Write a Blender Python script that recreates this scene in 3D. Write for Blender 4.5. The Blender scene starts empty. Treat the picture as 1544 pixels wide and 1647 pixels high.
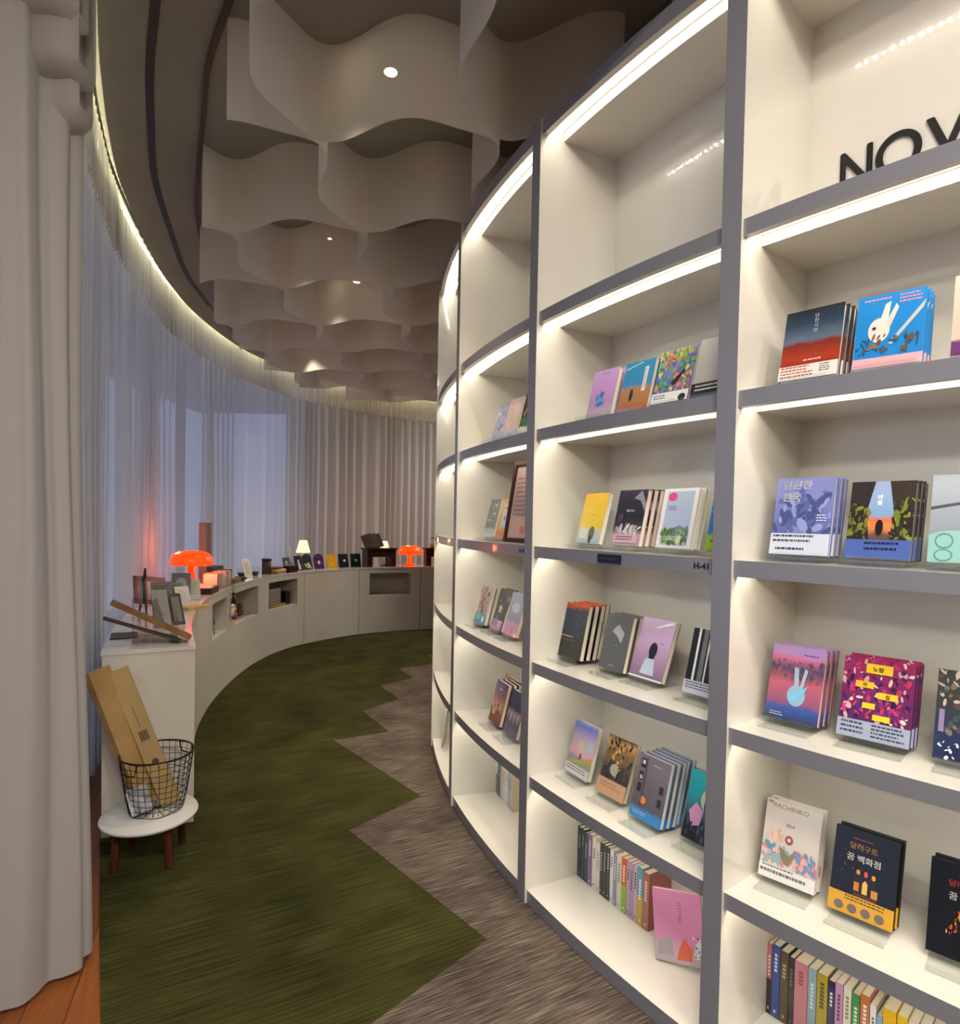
import bpy, bmesh, math, random
from mathutils import Vector, Matrix
random.seed(7)
S = bpy.context.scene
COL = S.collection
PI = math.pi

# ---------------------------------------------------------------- camera
H = 1.4652                       # eye height above the floor
CF, PITCH, ROLL, PX, PY = 977., -.0236, .0188, 750.8, 862.8
def ray(x, y):
    a, b = x-PX, y-PY; c, s = math.cos(ROLL), math.sin(ROLL)
    u, v = a*c+b*s, -a*s+b*c
    zc = -v/CF
    return Vector((u/CF, math.cos(PITCH)-zc*math.sin(PITCH), math.sin(PITCH)+zc*math.cos(PITCH)))
cd = bpy.data.cameras.new('camera'); cam = bpy.data.objects.new('camera', cd); COL.objects.link(cam)
fw = ray(PX, PY).normalized(); rt = (ray(PX+CF, PY)-ray(PX, PY)).normalized(); up = rt.cross(fw)
m = Matrix((rt, up, -fw)).transposed().to_4x4(); m.translation = (0, 0, H); cam.matrix_world = m
cd.sensor_fit = 'HORIZONTAL'; cd.sensor_width = 36; cd.lens = CF/1544*36
cd.shift_x = (772-PX)/1544; cd.shift_y = (PY-823.5)/1544; cd.clip_start = .02
S.camera = cam

# ---------------------------------------------------------------- light and exposure
S.view_settings.view_transform = 'Standard'; S.view_settings.look = 'None'
S.view_settings.gamma = 1; S.view_settings.use_curve_mapping = False
S.view_settings.exposure = 0.42
S.render.film_transparent = False
S.cycles.use_denoising = True
S.cycles.max_bounces = 10; S.cycles.diffuse_bounces = 5; S.cycles.transparent_max_bounces = 24
S.cycles.sample_clamp_indirect = 4
W = bpy.data.worlds.new('dusk'); S.world = W; W.use_nodes = True
W.node_tree.nodes['Background'].inputs[0].default_value = (.37, .44, .64, 1)
W.node_tree.nodes['Background'].inputs[1].default_value = 1.0
LED_E, LED_DOT, COVE_E, SPOT_E, ROOM_E = 2.6, 95., 20., 75., 46.
CEIL = 3.395; SHB = 3.005; CAP = 3.62

# ---------------------------------------------------------------- helpers
def lin(c):
    if isinstance(c, str):
        c = [int(c[i:i+2], 16)/255 for i in (0, 2, 4)]
        c = [x/12.92 if x <= .04045 else ((x+.055)/1.055)**2.4 for x in c]
    return (c[0], c[1], c[2], 1)
_mats = {}
def mat(col, rough=.5, metal=0, coat=0, spec=.5, name=None):
    k = (str(col), rough, metal, coat, spec)
    if k in _mats: return _mats[k]
    m = bpy.data.materials.new(name or 'paint'); m.use_nodes = True
    b = m.node_tree.nodes['Principled BSDF']
    b.inputs['Base Color'].default_value = lin(col); b.inputs['Roughness'].default_value = rough
    b.inputs['Metallic'].default_value = metal; b.inputs['Specular IOR Level'].default_value = spec
    if coat: b.inputs['Coat Weight'].default_value = coat; b.inputs['Coat Roughness'].default_value = .06
    _mats[k] = m; return m
def nmat(name):
    m = bpy.data.materials.new(name); m.use_nodes = True
    nt = m.node_tree; return m, nt, nt.nodes, nt.links, nt.nodes['Principled BSDF']
def noise_mat(name, c1, c2, scale=20, stretch=(1, 1, 1), rough=.7, bump=0., rot=0, detail=6, spec=.3, coat=0):
    m, nt, N, L, b = nmat(name)
    tc = N.new('ShaderNodeTexCoord'); mp = N.new('ShaderNodeMapping'); mp.inputs['Scale'].default_value = stretch
    mp0 = N.new('ShaderNodeMapping'); mp0.inputs['Rotation'].default_value = (0, 0, rot)
    nz = N.new('ShaderNodeTexNoise'); nz.inputs['Scale'].default_value = scale; nz.inputs['Detail'].default_value = detail
    cr = N.new('ShaderNodeValToRGB'); cr.color_ramp.elements[0].position = .35; cr.color_ramp.elements[1].position = .65
    cr.color_ramp.elements[0].color = lin(c1); cr.color_ramp.elements[1].color = lin(c2)
    L.new(tc.outputs['Object'], mp0.inputs[0]); L.new(mp0.outputs[0], mp.inputs[0]); L.new(mp.outputs[0], nz.inputs[0])
    L.new(nz.outputs[0], cr.inputs[0]); L.new(cr.outputs[0], b.inputs['Base Color'])
    b.inputs['Roughness'].default_value = rough; b.inputs['Specular IOR Level'].default_value = spec
    b.inputs['Coat Weight'].default_value = coat
    if bump:
        bp = N.new('ShaderNodeBump'); bp.inputs['Strength'].default_value = bump; bp.inputs['Distance'].default_value = .004
        L.new(nz.outputs[0], bp.inputs['Height']); L.new(bp.outputs[0], b.inputs['Normal'])
    return m
def emis(name, col, st):
    m = bpy.data.materials.new(name); m.use_nodes = True; N = m.node_tree.nodes; N.clear()
    e = N.new('ShaderNodeEmission'); e.inputs[0].default_value = lin(col); e.inputs[1].default_value = st
    o = N.new('ShaderNodeOutputMaterial'); m.node_tree.links.new(e.outputs[0], o.inputs[0]); return m
def sheer(name, col, transp=.2, trans=.5):
    m = bpy.data.materials.new(name); m.use_nodes = True; nt = m.node_tree; N = nt.nodes; L = nt.links; N.clear()
    o = N.new('ShaderNodeOutputMaterial'); d = N.new('ShaderNodeBsdfDiffuse'); t = N.new('ShaderNodeBsdfTranslucent')
    d.inputs[0].default_value = lin(col); t.inputs[0].default_value = lin(col)
    x = N.new('ShaderNodeBsdfTransparent'); a = N.new('ShaderNodeMixShader'); b = N.new('ShaderNodeMixShader')
    a.inputs[0].default_value = trans; b.inputs[0].default_value = transp
    L.new(d.outputs[0], a.inputs[1]); L.new(t.outputs[0], a.inputs[2])
    L.new(a.outputs[0], b.inputs[1]); L.new(x.outputs[0], b.inputs[2]); L.new(b.outputs[0], o.inputs[0])
    return m
def clear(name, tint=(1, 1, 1), gl=.10, rough=.03):
    m = bpy.data.materials.new(name); m.use_nodes = True; nt = m.node_tree; N = nt.nodes; L = nt.links; N.clear()
    o = N.new('ShaderNodeOutputMaterial'); g = N.new('ShaderNodeBsdfGlossy'); g.inputs['Roughness'].default_value = rough
    x = N.new('ShaderNodeBsdfTransparent'); x.inputs[0].default_value = (*tint, 1)
    lw = N.new('ShaderNodeLayerWeight'); lw.inputs[0].default_value = .5
    pw = N.new('ShaderNodeMath'); pw.operation = 'POWER'; pw.inputs[1].default_value = 3.5; L.new(lw.outputs['Facing'], pw.inputs[0])
    fr = N.new('ShaderNodeMath'); fr.operation = 'MULTIPLY_ADD'; fr.inputs[1].default_value = .45; fr.inputs[2].default_value = gl*.5; L.new(pw.outputs[0], fr.inputs[0])
    b = N.new('ShaderNodeMixShader'); L.new(fr.outputs[0], b.inputs[0])
    L.new(x.outputs[0], b.inputs[1]); L.new(g.outputs[0], b.inputs[2]); L.new(b.outputs[0], o.inputs[0]); return m

class MB:
    """collects polygons, each with a material; build() links them as one mesh object"""
    def __init__(s): s.v = []; s.f = []; s.mi = []; s.ms = []; s.uv = {}; s.sm = []
    def mid(s, m):
        if m not in s.ms: s.ms.append(m)
        return s.ms.index(m)
    def poly(s, pts, m, uv=None, smooth=False):
        n = len(s.v); s.v += [tuple(p) for p in pts]; s.f.append(tuple(range(n, n+len(pts)))); s.mi.append(s.mid(m)); s.sm.append(smooth)
        if uv: s.uv[len(s.f)-1] = uv
    def grid(s, rows, m, closed=False, smooth=True, uv=False, flip=False):
        n = len(s.v); R_, C_ = len(rows), len(rows[0])
        for r in rows: s.v += [tuple(p) for p in r]
        i = s.mid(m)
        for a in range(R_-1):
            for b in range(C_ if closed else C_-1):
                b2 = (b+1) % C_
                q = (n+a*C_+b, n+a*C_+b2, n+(a+1)*C_+b2, n+(a+1)*C_+b)
                if flip: q = q[::-1]
                s.f.append(q); s.mi.append(i); s.sm.append(smooth)
                if uv:
                    us = [(a, b), (a, b2), (a+1, b2), (a+1, b)]
                    if flip: us = us[::-1]
                    s.uv[len(s.f)-1] = [(uu, vv) for uu, vv in us]
        return n
    def box(s, x0, y0, z0, x1, y1, z1, m, M=None):
        P = [Vector(p) for p in ((x0,y0,z0),(x1,y0,z0),(x1,y1,z0),(x0,y1,z0),(x0,y0,z1),(x1,y0,z1),(x1,y1,z1),(x0,y1,z1))]
        if M: P = [M @ p for p in P]
        n = len(s.v); s.v += [tuple(p) for p in P]; i = s.mid(m)
        for f in ((3,2,1,0),(4,5,6,7),(0,1,5,4),(1,2,6,5),(2,3,7,6),(3,0,4,7)):
            s.f.append(tuple(n+k for k in f)); s.mi.append(i); s.sm.append(False)
    def tube(s, pts, r, m, seg=8, closed=False, caps=True):
        pts = [Vector(p) for p in pts]; rows = []; N = len(pts)
        ref = Vector((0, 0, 1))
        for k, p in enumerate(pts):
            a = pts[(k-1) % N] if (closed or k > 0) else p; b = pts[(k+1) % N] if (closed or k < N-1) else p
            t = (b-a).normalized(); rf = ref if abs(t.dot(ref)) < .95 else Vector((1, 0, 0))
            u = t.cross(rf).normalized(); w = u.cross(t); rr = r[k] if isinstance(r, (list, tuple)) else r
            rows.append([p+u*rr*math.cos(2*PI*j/seg)+w*rr*math.sin(2*PI*j/seg) for j in range(seg)])
        if closed: rows.append(rows[0])
        s.grid(rows, m, closed=True)
        if caps and not closed: s.poly(rows[0][::-1], m); s.poly(rows[-1], m)
    def lathe(s, prof, m, seg=32, c=(0, 0, 0)):
        rows = [[(c[0]+r*math.cos(2*PI*j/seg), c[1]+r*math.sin(2*PI*j/seg), c[2]+z) for j in range(seg)] for r, z in prof]
        s.grid(rows, m, closed=True)
    def sweep(s, frames, prof, ms, caps=True, smooth=False):
        """frames: function (off, z) -> point list per station; prof closed polygon (off, z); ms one material or one per side"""
        n = len(prof)
        rows = [[fr(o, z) for o, z in prof] for fr in frames]
        for j in range(n):
            mm = ms[j] if isinstance(ms, list) else ms
            j2 = (j+1) % n
            for a in range(len(rows)-1):
                k = len(s.v); s.v += [tuple(rows[a][j]), tuple(rows[a][j2]), tuple(rows[a+1][j2]), tuple(rows[a+1][j])]
                s.f.append((k, k+1, k+2, k+3)); s.mi.append(s.mid(mm)); s.sm.append(smooth)
        if caps:
            mm = ms[0] if isinstance(ms, list) else ms
            s.poly(rows[0][::-1], mm); s.poly(rows[-1], mm)
    def build(s, name, parent=None, weld=False):
        me = bpy.data.meshes.new(name); me.from_pydata(s.v, [], s.f)
        for m_ in s.ms: me.materials.append(m_)
        me.polygons.foreach_set('material_index', s.mi); me.polygons.foreach_set('use_smooth', s.sm)
        if s.uv:
            ul = me.uv_layers.new(name='UVMap')
            for fi, us in s.uv.items():
                for li, q in zip(me.polygons[fi].loop_indices, us): ul.data[li].uv = q
        if weld:
            bm = bmesh.new(); bm.from_mesh(me); bmesh.ops.remove_doubles(bm, verts=bm.verts, dist=1e-5)
            bmesh.ops.recalc_face_normals(bm, faces=bm.faces); bm.to_mesh(me); bm.free()
        me.update(); o = bpy.data.objects.new(name, me); COL.objects.link(o)
        if parent: o.parent = parent
        return o
def tag(o, label, cat, group=None):
    o['label'] = label; o['category'] = cat
    if group: o['group'] = group
    return o
def thing(name, label, cat, loc=(0, 0, 0), rz=0, group=None):
    o = bpy.data.objects.new(name, None); o.empty_display_size = .05; COL.objects.link(o)
    o.location = loc; o.rotation_euler = (0, 0, rz); return tag(o, label, cat, group)
def struct(o): o['kind'] = 'structure'; return o
def copy_tree(o, parent=None):
    c = o.copy(); COL.objects.link(c); c.parent = parent
    for ch in [x for x in KIDS.get(o.name, [])]: copy_tree(ch, c)
    return c
KIDS = {}
def catmull(P, n=12):
    P = [Vector(p) for p in P]; P = [2*P[0]-P[1]]+P+[2*P[-1]-P[-2]]; o = []
    for i in range(1, len(P)-2):
        a, b, c, d = P[i-1:i+3]
        for k in range(n):
            t = k/n; o.append(.5*(2*b+(c-a)*t+(2*a-5*b+4*c-d)*t*t+(3*b-a-3*c+d)*t**3))
    o.append(P[-2]); return o
class Path:
    """plan curve walked from the entrance towards the far end; off > 0 is outwards (left of travel)"""
    def __init__(s, P): 
        s.p = catmull(P, 14); s.s = [0]
        for a, b in zip(s.p, s.p[1:]): s.s.append(s.s[-1]+(b-a).length)
        s.L = s.s[-1]
    def at(s, t):
        t = max(0, min(s.L-1e-6, t)); i = 0
        lo, hi = 0, len(s.s)-1
        while hi-lo > 1:
            mid = (lo+hi)//2
            if s.s[mid] <= t: lo = mid
            else: hi = mid
        f = (t-s.s[lo])/(s.s[lo+1]-s.s[lo]); p = s.p[lo].lerp(s.p[lo+1], f)
        a = s.p[max(lo-1, 0)]; b = s.p[min(lo+2, len(s.p)-1)]; d = (b-a).normalized()
        return p, Vector((-d.y, d.x))
    def pt(s, t, off=0, z=0):
        p, n = s.at(t); return Vector((p.x+n.x*off, p.y+n.y*off, z))
    def frames(s, a, b, step=.12):
        n = max(2, int((b-a)/step)); out = []
        for k in range(n+1):
            t = a+(b-a)*k/n; out.append(lambda o, z, t=t: s.pt(t, o, z))
        return out
    def s_at_y(s, y): return next(t for p, t in zip(s.p, s.s) if p.y >= y)

# ---------------------------------------------------------------- materials
white_shelf = mat((.75, .725, .66), .3, coat=.9, name='gloss_white_lacquer')
grey_trim = mat((.235, .235, .26), .28, coat=.3, name='grey_satin_edge')
counter_white = noise_mat('counter_white', (.58, .55, .49), (.62, .59, .53), 3, rough=.35)
worktop_white = mat((.62, .61, .58), .16, coat=.4)
ceil_mat = noise_mat('ceiling_paint', (.29, .285, .255), (.325, .315, .28), 2, rough=.8)
wall_mat = noise_mat('wall_paint', (.16, .13, .11), (.19, .155, .13), 3, rough=.8)
brown_wall = noise_mat('dark_view_brown', (.15, .125, .115), (.22, .19, .175), 4, (1, 1, .2), rough=.5)
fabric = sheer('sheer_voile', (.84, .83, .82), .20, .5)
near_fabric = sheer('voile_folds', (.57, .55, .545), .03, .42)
ceil_fabric = sheer('ceiling_voile', (.88, .85, .77), .10, .5)
black = mat((.01, .01, .011), .4); dark = mat((.03, .03, .033), .45)
acrylic = clear('clear_acrylic', (.97, .98, .98)); glass = clear('window_glass', (.92, .95, 1))
paper = mat('efe6cf', .7); walnut = noise_mat('dark_walnut', '2a1510', '3d2018', 30, (1, 1, 8), rough=.4)
brownleg = noise_mat('brown_leg', '3a1c12', '5a2e1e', 30, (1, 1, .15), rough=.4)
kraft = noise_mat('kraft_card', '8f7248', 'a08256', 8, rough=.75)
led = emis('led_diffuser', (1, .91, .74), LED_E); led_chip = emis('led_chip', (1, .91, .74), LED_DOT); cove_led = emis('cove_led', (1, .90, .55), COVE_E)

# ---------------------------------------------------------------- plan curves
cove = Path([(.75,-1.7),(.25,-.7),(-.25,.2),(-.78,1.15),(-1.12,1.78),(-1.44,2.35),(-1.6,2.63),(-1.86,3.14),(-2.09,3.68),(-2.39,4.64),(-2.59,5.57),(-2.63,6.6),(-2.52,7.4),(-2.2,8.2),(-1.75,8.85),(-1.25,9.35),(-.65,9.75),(.2,10.0),(1.2,10.05),(2.4,9.8)])
front = Path([(-1.28,2.87),(-1.55,3.42),(-1.78,4.0),(-1.89,4.35),(-1.98,4.72),(-2.05,5.15),(-2.1,5.62),(-2.11,6.12),(-2.05,6.6),(-1.88,7.06),(-1.36,7.73),(-.61,8.14),(.3,8.3),(1.3,8.15)])
trimP = Path([(.05,.95),(-.33,1.47),(-.65,1.92),(-.93,2.32),(-1.13,2.62),(-1.31,2.98),(-1.52,3.4),(-1.74,3.88),(-1.98,4.6),(-2.1,5.4),(-2.14,6.1),(-2.05,6.9),(-1.75,7.7),(-1.2,8.4),(-.3,8.8),(.9,8.95)])
BX, BY, BR = 4.2973, 4.3043, 4.5111
def th(i): return -.6471+.1865*i
def bp(t, rin, z): r = BR-rin; return Vector((BX-r*math.cos(t), BY+r*math.sin(t), z))
def bframes(a, b, n): return [lambda o, z, t=a+(b-a)*k/n: bp(t, o, z) for k in range(n+1)]
def SZ(k): return H+(2.8038-k)*.44       # top of shelf board k

# ---------------------------------------------------------------- room shell
b = MB()
wood = None
def wood_floor():
    m, nt, N, L, bs = nmat('oak_planks')
    tc = N.new('ShaderNodeTexCoord'); mp = N.new('ShaderNodeMapping'); mp.inputs['Rotation'].default_value = (0, 0, math.radians(70))
    br = N.new('ShaderNodeTexBrick'); br.inputs['Scale'].default_value = 1; br.inputs['Brick Width'].default_value = 1.1; br.inputs['Row Height'].default_value = .12
    br.inputs['Mortar Size'].default_value = .0012; br.inputs['Color1'].default_value = lin('a8622c'); br.inputs['Color2'].default_value = lin('8a4c20'); br.inputs['Mortar'].default_value = lin('2a1408')
    nz = N.new('ShaderNodeTexNoise'); nz.inputs['Scale'].default_value = 6; mp2 = N.new('ShaderNodeMapping'); mp2.inputs['Scale'].default_value = (1, 14, 1)
    mx = N.new('ShaderNodeMix'); mx.data_type = 'RGBA'; mx.blend_type = 'MULTIPLY'; mx.inputs[0].default_value = .6
    L.new(tc.outputs['Object'], mp.inputs[0]); L.new(mp.outputs[0], br.inputs[0]); L.new(mp.outputs[0], mp2.inputs[0]); L.new(mp2.outputs[0], nz.inputs[0])
    L.new(br.outputs[0], mx.inputs[6]); L.new(nz.outputs[0], mx.inputs[7]); L.new(mx.outputs[2], bs.inputs['Base Color'])
    bs.inputs['Roughness'].default_value = .35; return m
b.box(-5.5, -4, -.1, 8, 12.5, 0, wood_floor()); struct(b.build('floor'))

def carpet(name, c, rotdeg, sx=1., fine=1.):
    """loop-pile carpet: short streaks of different yarn along one direction"""
    m, nt, N, L, bs = nmat(name)
    tc = N.new('ShaderNodeTexCoord'); r0 = N.new('ShaderNodeMapping'); r0.inputs['Rotation'].default_value = (0, 0, -math.radians(rotdeg))
    L.new(tc.outputs['Object'], r0.inputs[0])
    s1 = N.new('ShaderNodeMapping'); s1.inputs['Scale'].default_value = (9*sx, 190*fine, 1); n1 = N.new('ShaderNodeTexNoise'); n1.inputs['Scale'].default_value = 1; n1.inputs['Detail'].default_value = 3
    L.new(r0.outputs[0], s1.inputs[0]); L.new(s1.outputs[0], n1.inputs[0])
    cr = N.new('ShaderNodeValToRGB'); e = cr.color_ramp.elements; e[0].position = .36; e[0].color = lin(c[0]); e[1].position = .66; e[1].color = lin(c[2])
    k = e.new(.5); k.color = lin(c[1])
    L.new(n1.outputs[0], cr.inputs[0])
    n2 = N.new('ShaderNodeTexNoise'); n2.inputs['Scale'].default_value = 3.2; n2.inputs['Detail'].default_value = 5; L.new(r0.outputs[0], n2.inputs[0])
    c2 = N.new('ShaderNodeValToRGB'); c2.color_ramp.elements[0].position = .3; c2.color_ramp.elements[0].color = (.62, .62, .62, 1); c2.color_ramp.elements[1].position = .7; c2.color_ramp.elements[1].color = (1.15, 1.15, 1.1, 1)
    L.new(n2.outputs[0], c2.inputs[0])
    n3 = N.new('ShaderNodeTexNoise'); n3.inputs['Scale'].default_value = 420; L.new(tc.outputs['Object'], n3.inputs[0])
    mx = N.new('ShaderNodeMix'); mx.data_type = 'RGBA'; mx.blend_type = 'MULTIPLY'; mx.inputs[0].default_value = 1
    L.new(cr.outputs[0], mx.inputs[6]); L.new(c2.outputs[0], mx.inputs[7]); L.new(mx.outputs[2], bs.inputs['Base Color'])
    bs.inputs['Roughness'].default_value = .95; bs.inputs['Specular IOR Level'].default_value = .05
    ad = N.new('ShaderNodeMath'); ad.operation = 'ADD'; L.new(n1.outputs[0], ad.inputs[0]); L.new(n3.outputs[0], ad.inputs[1])
    bp_ = N.new('ShaderNodeBump'); bp_.inputs['Strength'].default_value = .6; bp_.inputs['Distance'].default_value = .003; L.new(ad.outputs[0], bp_.inputs['Height']); L.new(bp_.outputs[0], bs.inputs['Normal'])
    return m
green = carpet('green_pile', ('31321a', '3d3d20', '4a4a2a'), 28, .35, .8)
greyc = carpet('grey_streaked_pile', ('433b37', '5c524c', '7c7065'), 28, .8)
def slab(poly, z0, z1, m, name):
    b = MB(); b.poly([(x, y, z1) for x, y in poly], m)
    for (x, y), (x2, y2) in zip(poly, poly[1:]+poly[:1]): b.poly([(x, y, z0), (x2, y2, z0), (x2, y2, z1), (x, y, z1)], m)
    return b.build(name, weld=True)
edge = [(.35,-1.6),(-.35,.55),(-.75,1.25),(-1.028,1.716),(-1.264,2.099),(-1.463,2.429),(-1.62,2.69)]
edge += [tuple(front.pt(t, .36)[:2]) for t in [front.L*k/24 for k in range(1, 25)]]
plinth = [tuple(bp(th(-2)+(th(5)-th(-2))*k/40, -.002, 0)[:2]) for k in range(40, -1, -1)]
gp = edge+plinth
o = slab(gp, 0, .006, green, 'green_carpet'); tag(o, 'dark green streaked carpet filling the curved aisle between counter and shelves', 'carpet')
zig = [(.42,-.3),(-.22,.42),(.1,.75),(-.58,1.38),(-.241,1.734),(.097,2.089),(-.528,2.82),(-.217,3.187),(-.857,3.98),(-.51,4.159),(-.772,4.61),(-.528,4.934),(-.748,5.333),(-.47,5.608),(-.642,5.952),(-.244,6.247),(-.4,6.6),(.1,6.95)]+[tuple(bp(th(-2)+(th(3.4)-th(-2))*k/36, -.002, 0)[:2]) for k in range(36, -1, -1)]
o = slab(zig, .0061, .0085, greyc, 'grey_carpet'); tag(o, 'grey brown streaked carpet with stepped zigzag edge along the bookcase', 'carpet')

# ceiling: flat plate ending at the cove curve
b = MB()
n = 90
for k in range(n):
    a, c = cove.pt(cove.L*k/n, 0, CEIL), cove.pt(cove.L*(k+1)/n, 0, CEIL)
    b.poly([a, (9, a.y, CEIL), (9, c.y, CEIL), c], ceil_mat)
    b.poly([a, c, (c.x, c.y, CEIL+.03), (a.x, a.y, CEIL+.03)], ceil_mat)
b.poly([(.75, -1.7, CEIL), (.75, -4, CEIL), (9, -4, CEIL), (9, -1.7, CEIL)], ceil_mat)
struct(b.build('ceiling'))
b = MB(); b.box(-5.6, -4.1, CAP, 9, 12.6, CAP+.06, ceil_mat); struct(b.build('ceiling_upper'))
# dark slot in the ceiling and the thin brown strip beside the hanging fabric
def ribbon(path, a, c, w, z, m, name, th_=.004, step=.08):
    b = MB(); b.sweep(path.frames(a, c, step), [(-w/2, z-th_), (-w/2, z), (w/2, z), (w/2, z-th_)], m); return b.build(name, weld=True)
slotP = Path([(-.35,.85),(-.85,1.7),(-1.2,2.315),(-1.385,2.63),(-1.575,3.0),(-1.83,3.54),(-2.07,4.24),(-2.265,4.87),(-2.39,5.6)])
o = ribbon(slotP, 0, slotP.L, .035, CEIL, black, 'ceiling_slot'); tag(o, 'black curved linear slot recessed in the grey ceiling', 'air slot')
slot2 = Path([(-2.44, 6.05), (-2.45, 6.4)]); o = ribbon(slot2, 0, slot2.L, .035, CEIL, black, 'ceiling_slot'); tag(o, 'short stub of black slot at far end of the ceiling line', 'air slot')
slot3 = Path([(-2.39,5.6),(-2.44,6.05),(-2.45,6.5),(-2.36,7.2),(-2.0,8.1)])
o = ribbon(slot3, 0, slot3.L, .008, CEIL, mat('3a352d', .6), 'trim_2', .003); struct(o)
o = ribbon(trimP, 0, trimP.s_at_y(5.2), .022, CEIL, mat('4a3b28', .5), 'trim_1', .02); struct(o)

# outer shell behind the curtains
WO = .75
outer = Path([tuple(cove.pt(cove.L*k/30, WO)[:2]) for k in range(31)])
def wallseg(a, c, z0, z1, m, name, t=.08):
    b = MB(); b.sweep(outer.frames(a, c, .2), [(0, z0), (0, z1), (t, z1), (t, z0)], m); return struct(b.build(name, weld=True))
s_dark = outer.s_at_y(8.95)
wallseg(0, outer.L, 3.3, CAP, wall_mat, 'wall_outer_top')
wallseg(0, s_dark, 0, .12, wall_mat, 'wall_outer_sill')
wallseg(s_dark, outer.L, 0, 3.3, brown_wall, 'wall_dark_view')  # dark view through the far windows put in as a brown wall
nw = 6
for k in range(nw):
    a, c = s_dark*k/nw, s_dark*(k+1)/nw
    b = MB(); b.sweep(outer.frames(a+.04, c-.04, .2), [(.03, .12), (.03, 3.3), (.036, 3.3), (.036, .12)], glass)
    w_ = b.build('window_%d' % (k+1), weld=True); struct(w_)
    b = MB(); b.sweep(outer.frames(c-.04, c+.04, .08), [(0, .12), (0, 3.3), (.07, 3.3), (.07, .12)], mat('3a3d44', .5)); struct(b.build('trim_%d' % (k+3), weld=True))
# the rest of the hall behind the viewer
b = MB(); b.box(-5.5, -4.1, 0, 8, -4, CAP, wall_mat); struct(b.build('wall_back'))
b = MB(); b.box(7.9, -4, 0, 8, 12.5, CAP, wall_mat); struct(b.build('wall_right'))
b = MB()
e0 = outer.pt(0); b.box(-5.5, -4, 0, e0.x, -3.9, CAP, wall_mat); struct(b.build('wall_entry'))
b = MB(); b.sweep(bframes(th(-2), th(5), 40), [(.38, 2.97), (.38, CEIL), (.45, CEIL), (.45, 2.97)], wall_mat); struct(b.build('wall_bulkhead', weld=True))
b = MB(); b.box(2.5, 9.75, 0, 8, 9.85, CEIL, wall_mat); struct(b.build('wall_north'))

# cove light and rails
b = MB()
nf = 110
rows = [[cove.pt(cove.L*k/nf, .078, CEIL+.10), cove.pt(cove.L*k/nf, .10, CEIL+.10)] for k in range(nf+1)]
for k in range(nf): b.poly([rows[k][0], rows[k+1][0], rows[k+1][1], rows[k][1]], cove_led)
o = b.build('cove_light_strip'); tag(o, 'warm cove light strip hidden above the curtain heading', 'light strip')
for nm, off in (('curtain_rail', .035), ('curtain_rail', .24)):
    b = MB(); b.sweep(cove.frames(3.2, cove.L, .15), [(off, CEIL+.06), (off, CEIL+.08), (off+.012, CEIL+.08), (off+.012, CEIL+.06)], dark)
    o = b.build(nm, weld=True); tag(o, 'thin dark curtain rail nearer the ceiling edge' if off < .1 else 'thin dark curtain rail on the window side of the cove', 'rail', 'curtain rails')

# ---------------------------------------------------------------- curtains
def curtain(a, c, off, label, mt, z0=.02, z1=CEIL+.12, amp=.038, wl=.13, seed=1, name='sheer_curtain', group='sheer curtains around the curved wall'):
    rnd = random.Random(seed); b = MB(); nn = int((c-a)/.012); ph = 0; cols = []
    amps = [rnd.uniform(.5, 1.25) for _ in range(400)]; 
    for k in range(nn+1):
        t = a+(c-a)*k/nn; ph += 2*PI*.012/wl*(1+.45*math.sin(t*3.1+seed)+.3*math.sin(t*7.7+seed*2))
        i = int(ph/(2*PI)); f = ph/(2*PI)-i; A = amps[i]*(1-f)+amps[i+1]*f
        cols.append((t, ph, A))
    rows = []
    for j in range(9):
        z = z0+(z1-z0)*j/8; q = 1-.45*j/8
        rows.append([cove.pt(t+.012*math.sin(ph*2)*q, off+amp*A*q*math.sin(ph)+.006*math.sin(z*2.2+t*5), z) for t, ph, A in cols])
    b.grid(rows, mt); o = b.build(name); tag(o, label, 'curtain', group); return o
sN = cove.s_at_y(1.98)
marks = [cove.s_at_y(y) for y in (2.3, 4.3, 6.4, 8.2)]+[cove.s_at_y(9.5), cove.L]
names = ['grey sheer curtain beside the near end of the white counter', 'pale sheer curtain behind the nearer orange lamp', 'bluish sheer curtain behind the cream framed card',
         'sheer curtain in the far bend behind the postcards', 'sheer curtain at the far end behind the second orange lamp']
for k in range(5): curtain(marks[k], marks[k+1]+.03, .12, names[k], fabric, seed=k+3, wl=.12+.01*(k % 3))
curtain(cove.s_at_y(2.12), cove.L, .048, 'short sheer valance glowing under the cove light', sheer('valance_voile', (.86, .84, .76), .22, .6), z0=3.07, z1=CEIL+.13, amp=.016, wl=.09, seed=21, name='valance', group='sheer curtain headings')
# near gathered end: deep rounded folds standing at the end of the rail
hem = [(-1.345,1.70),(-1.318,1.735),(-1.276,1.753),(-1.27,1.80),(-1.275,1.845),(-1.243,1.86),(-1.214,1.888),(-1.226,1.925),(-1.24,1.94),(-1.222,1.965),(-1.235,2.0),(-1.29,2.02),(-1.35,2.0),(-1.37,2.05),(-1.42,2.06),(-1.45,2.0),(-1.44,1.9),(-1.40,1.86),(-1.44,1.80),(-1.42,1.72),(-1.345,1.70)]
hp = catmull(hem, 8)
b = MB(); rows = []
cen = Vector((-1.33, 1.88))
for j in range(15):
    z = .022+(3.0-.022)*j/14; q = 1-.22*(z/2.7)**1.2
    rows.append([Vector((cen.x+(p.x-cen.x)*q+.012*math.sin(z*1.5+p.y*14)-.0*z, cen.y+(p.y-cen.y)*q+.008*math.sin(z*2.1+p.x*20), z)) for p in hp])
nc = thing('gathered_curtain', 'near gathered end of white curtain in deep folds on the wood floor', 'curtain', (0, 0, 0))
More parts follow.
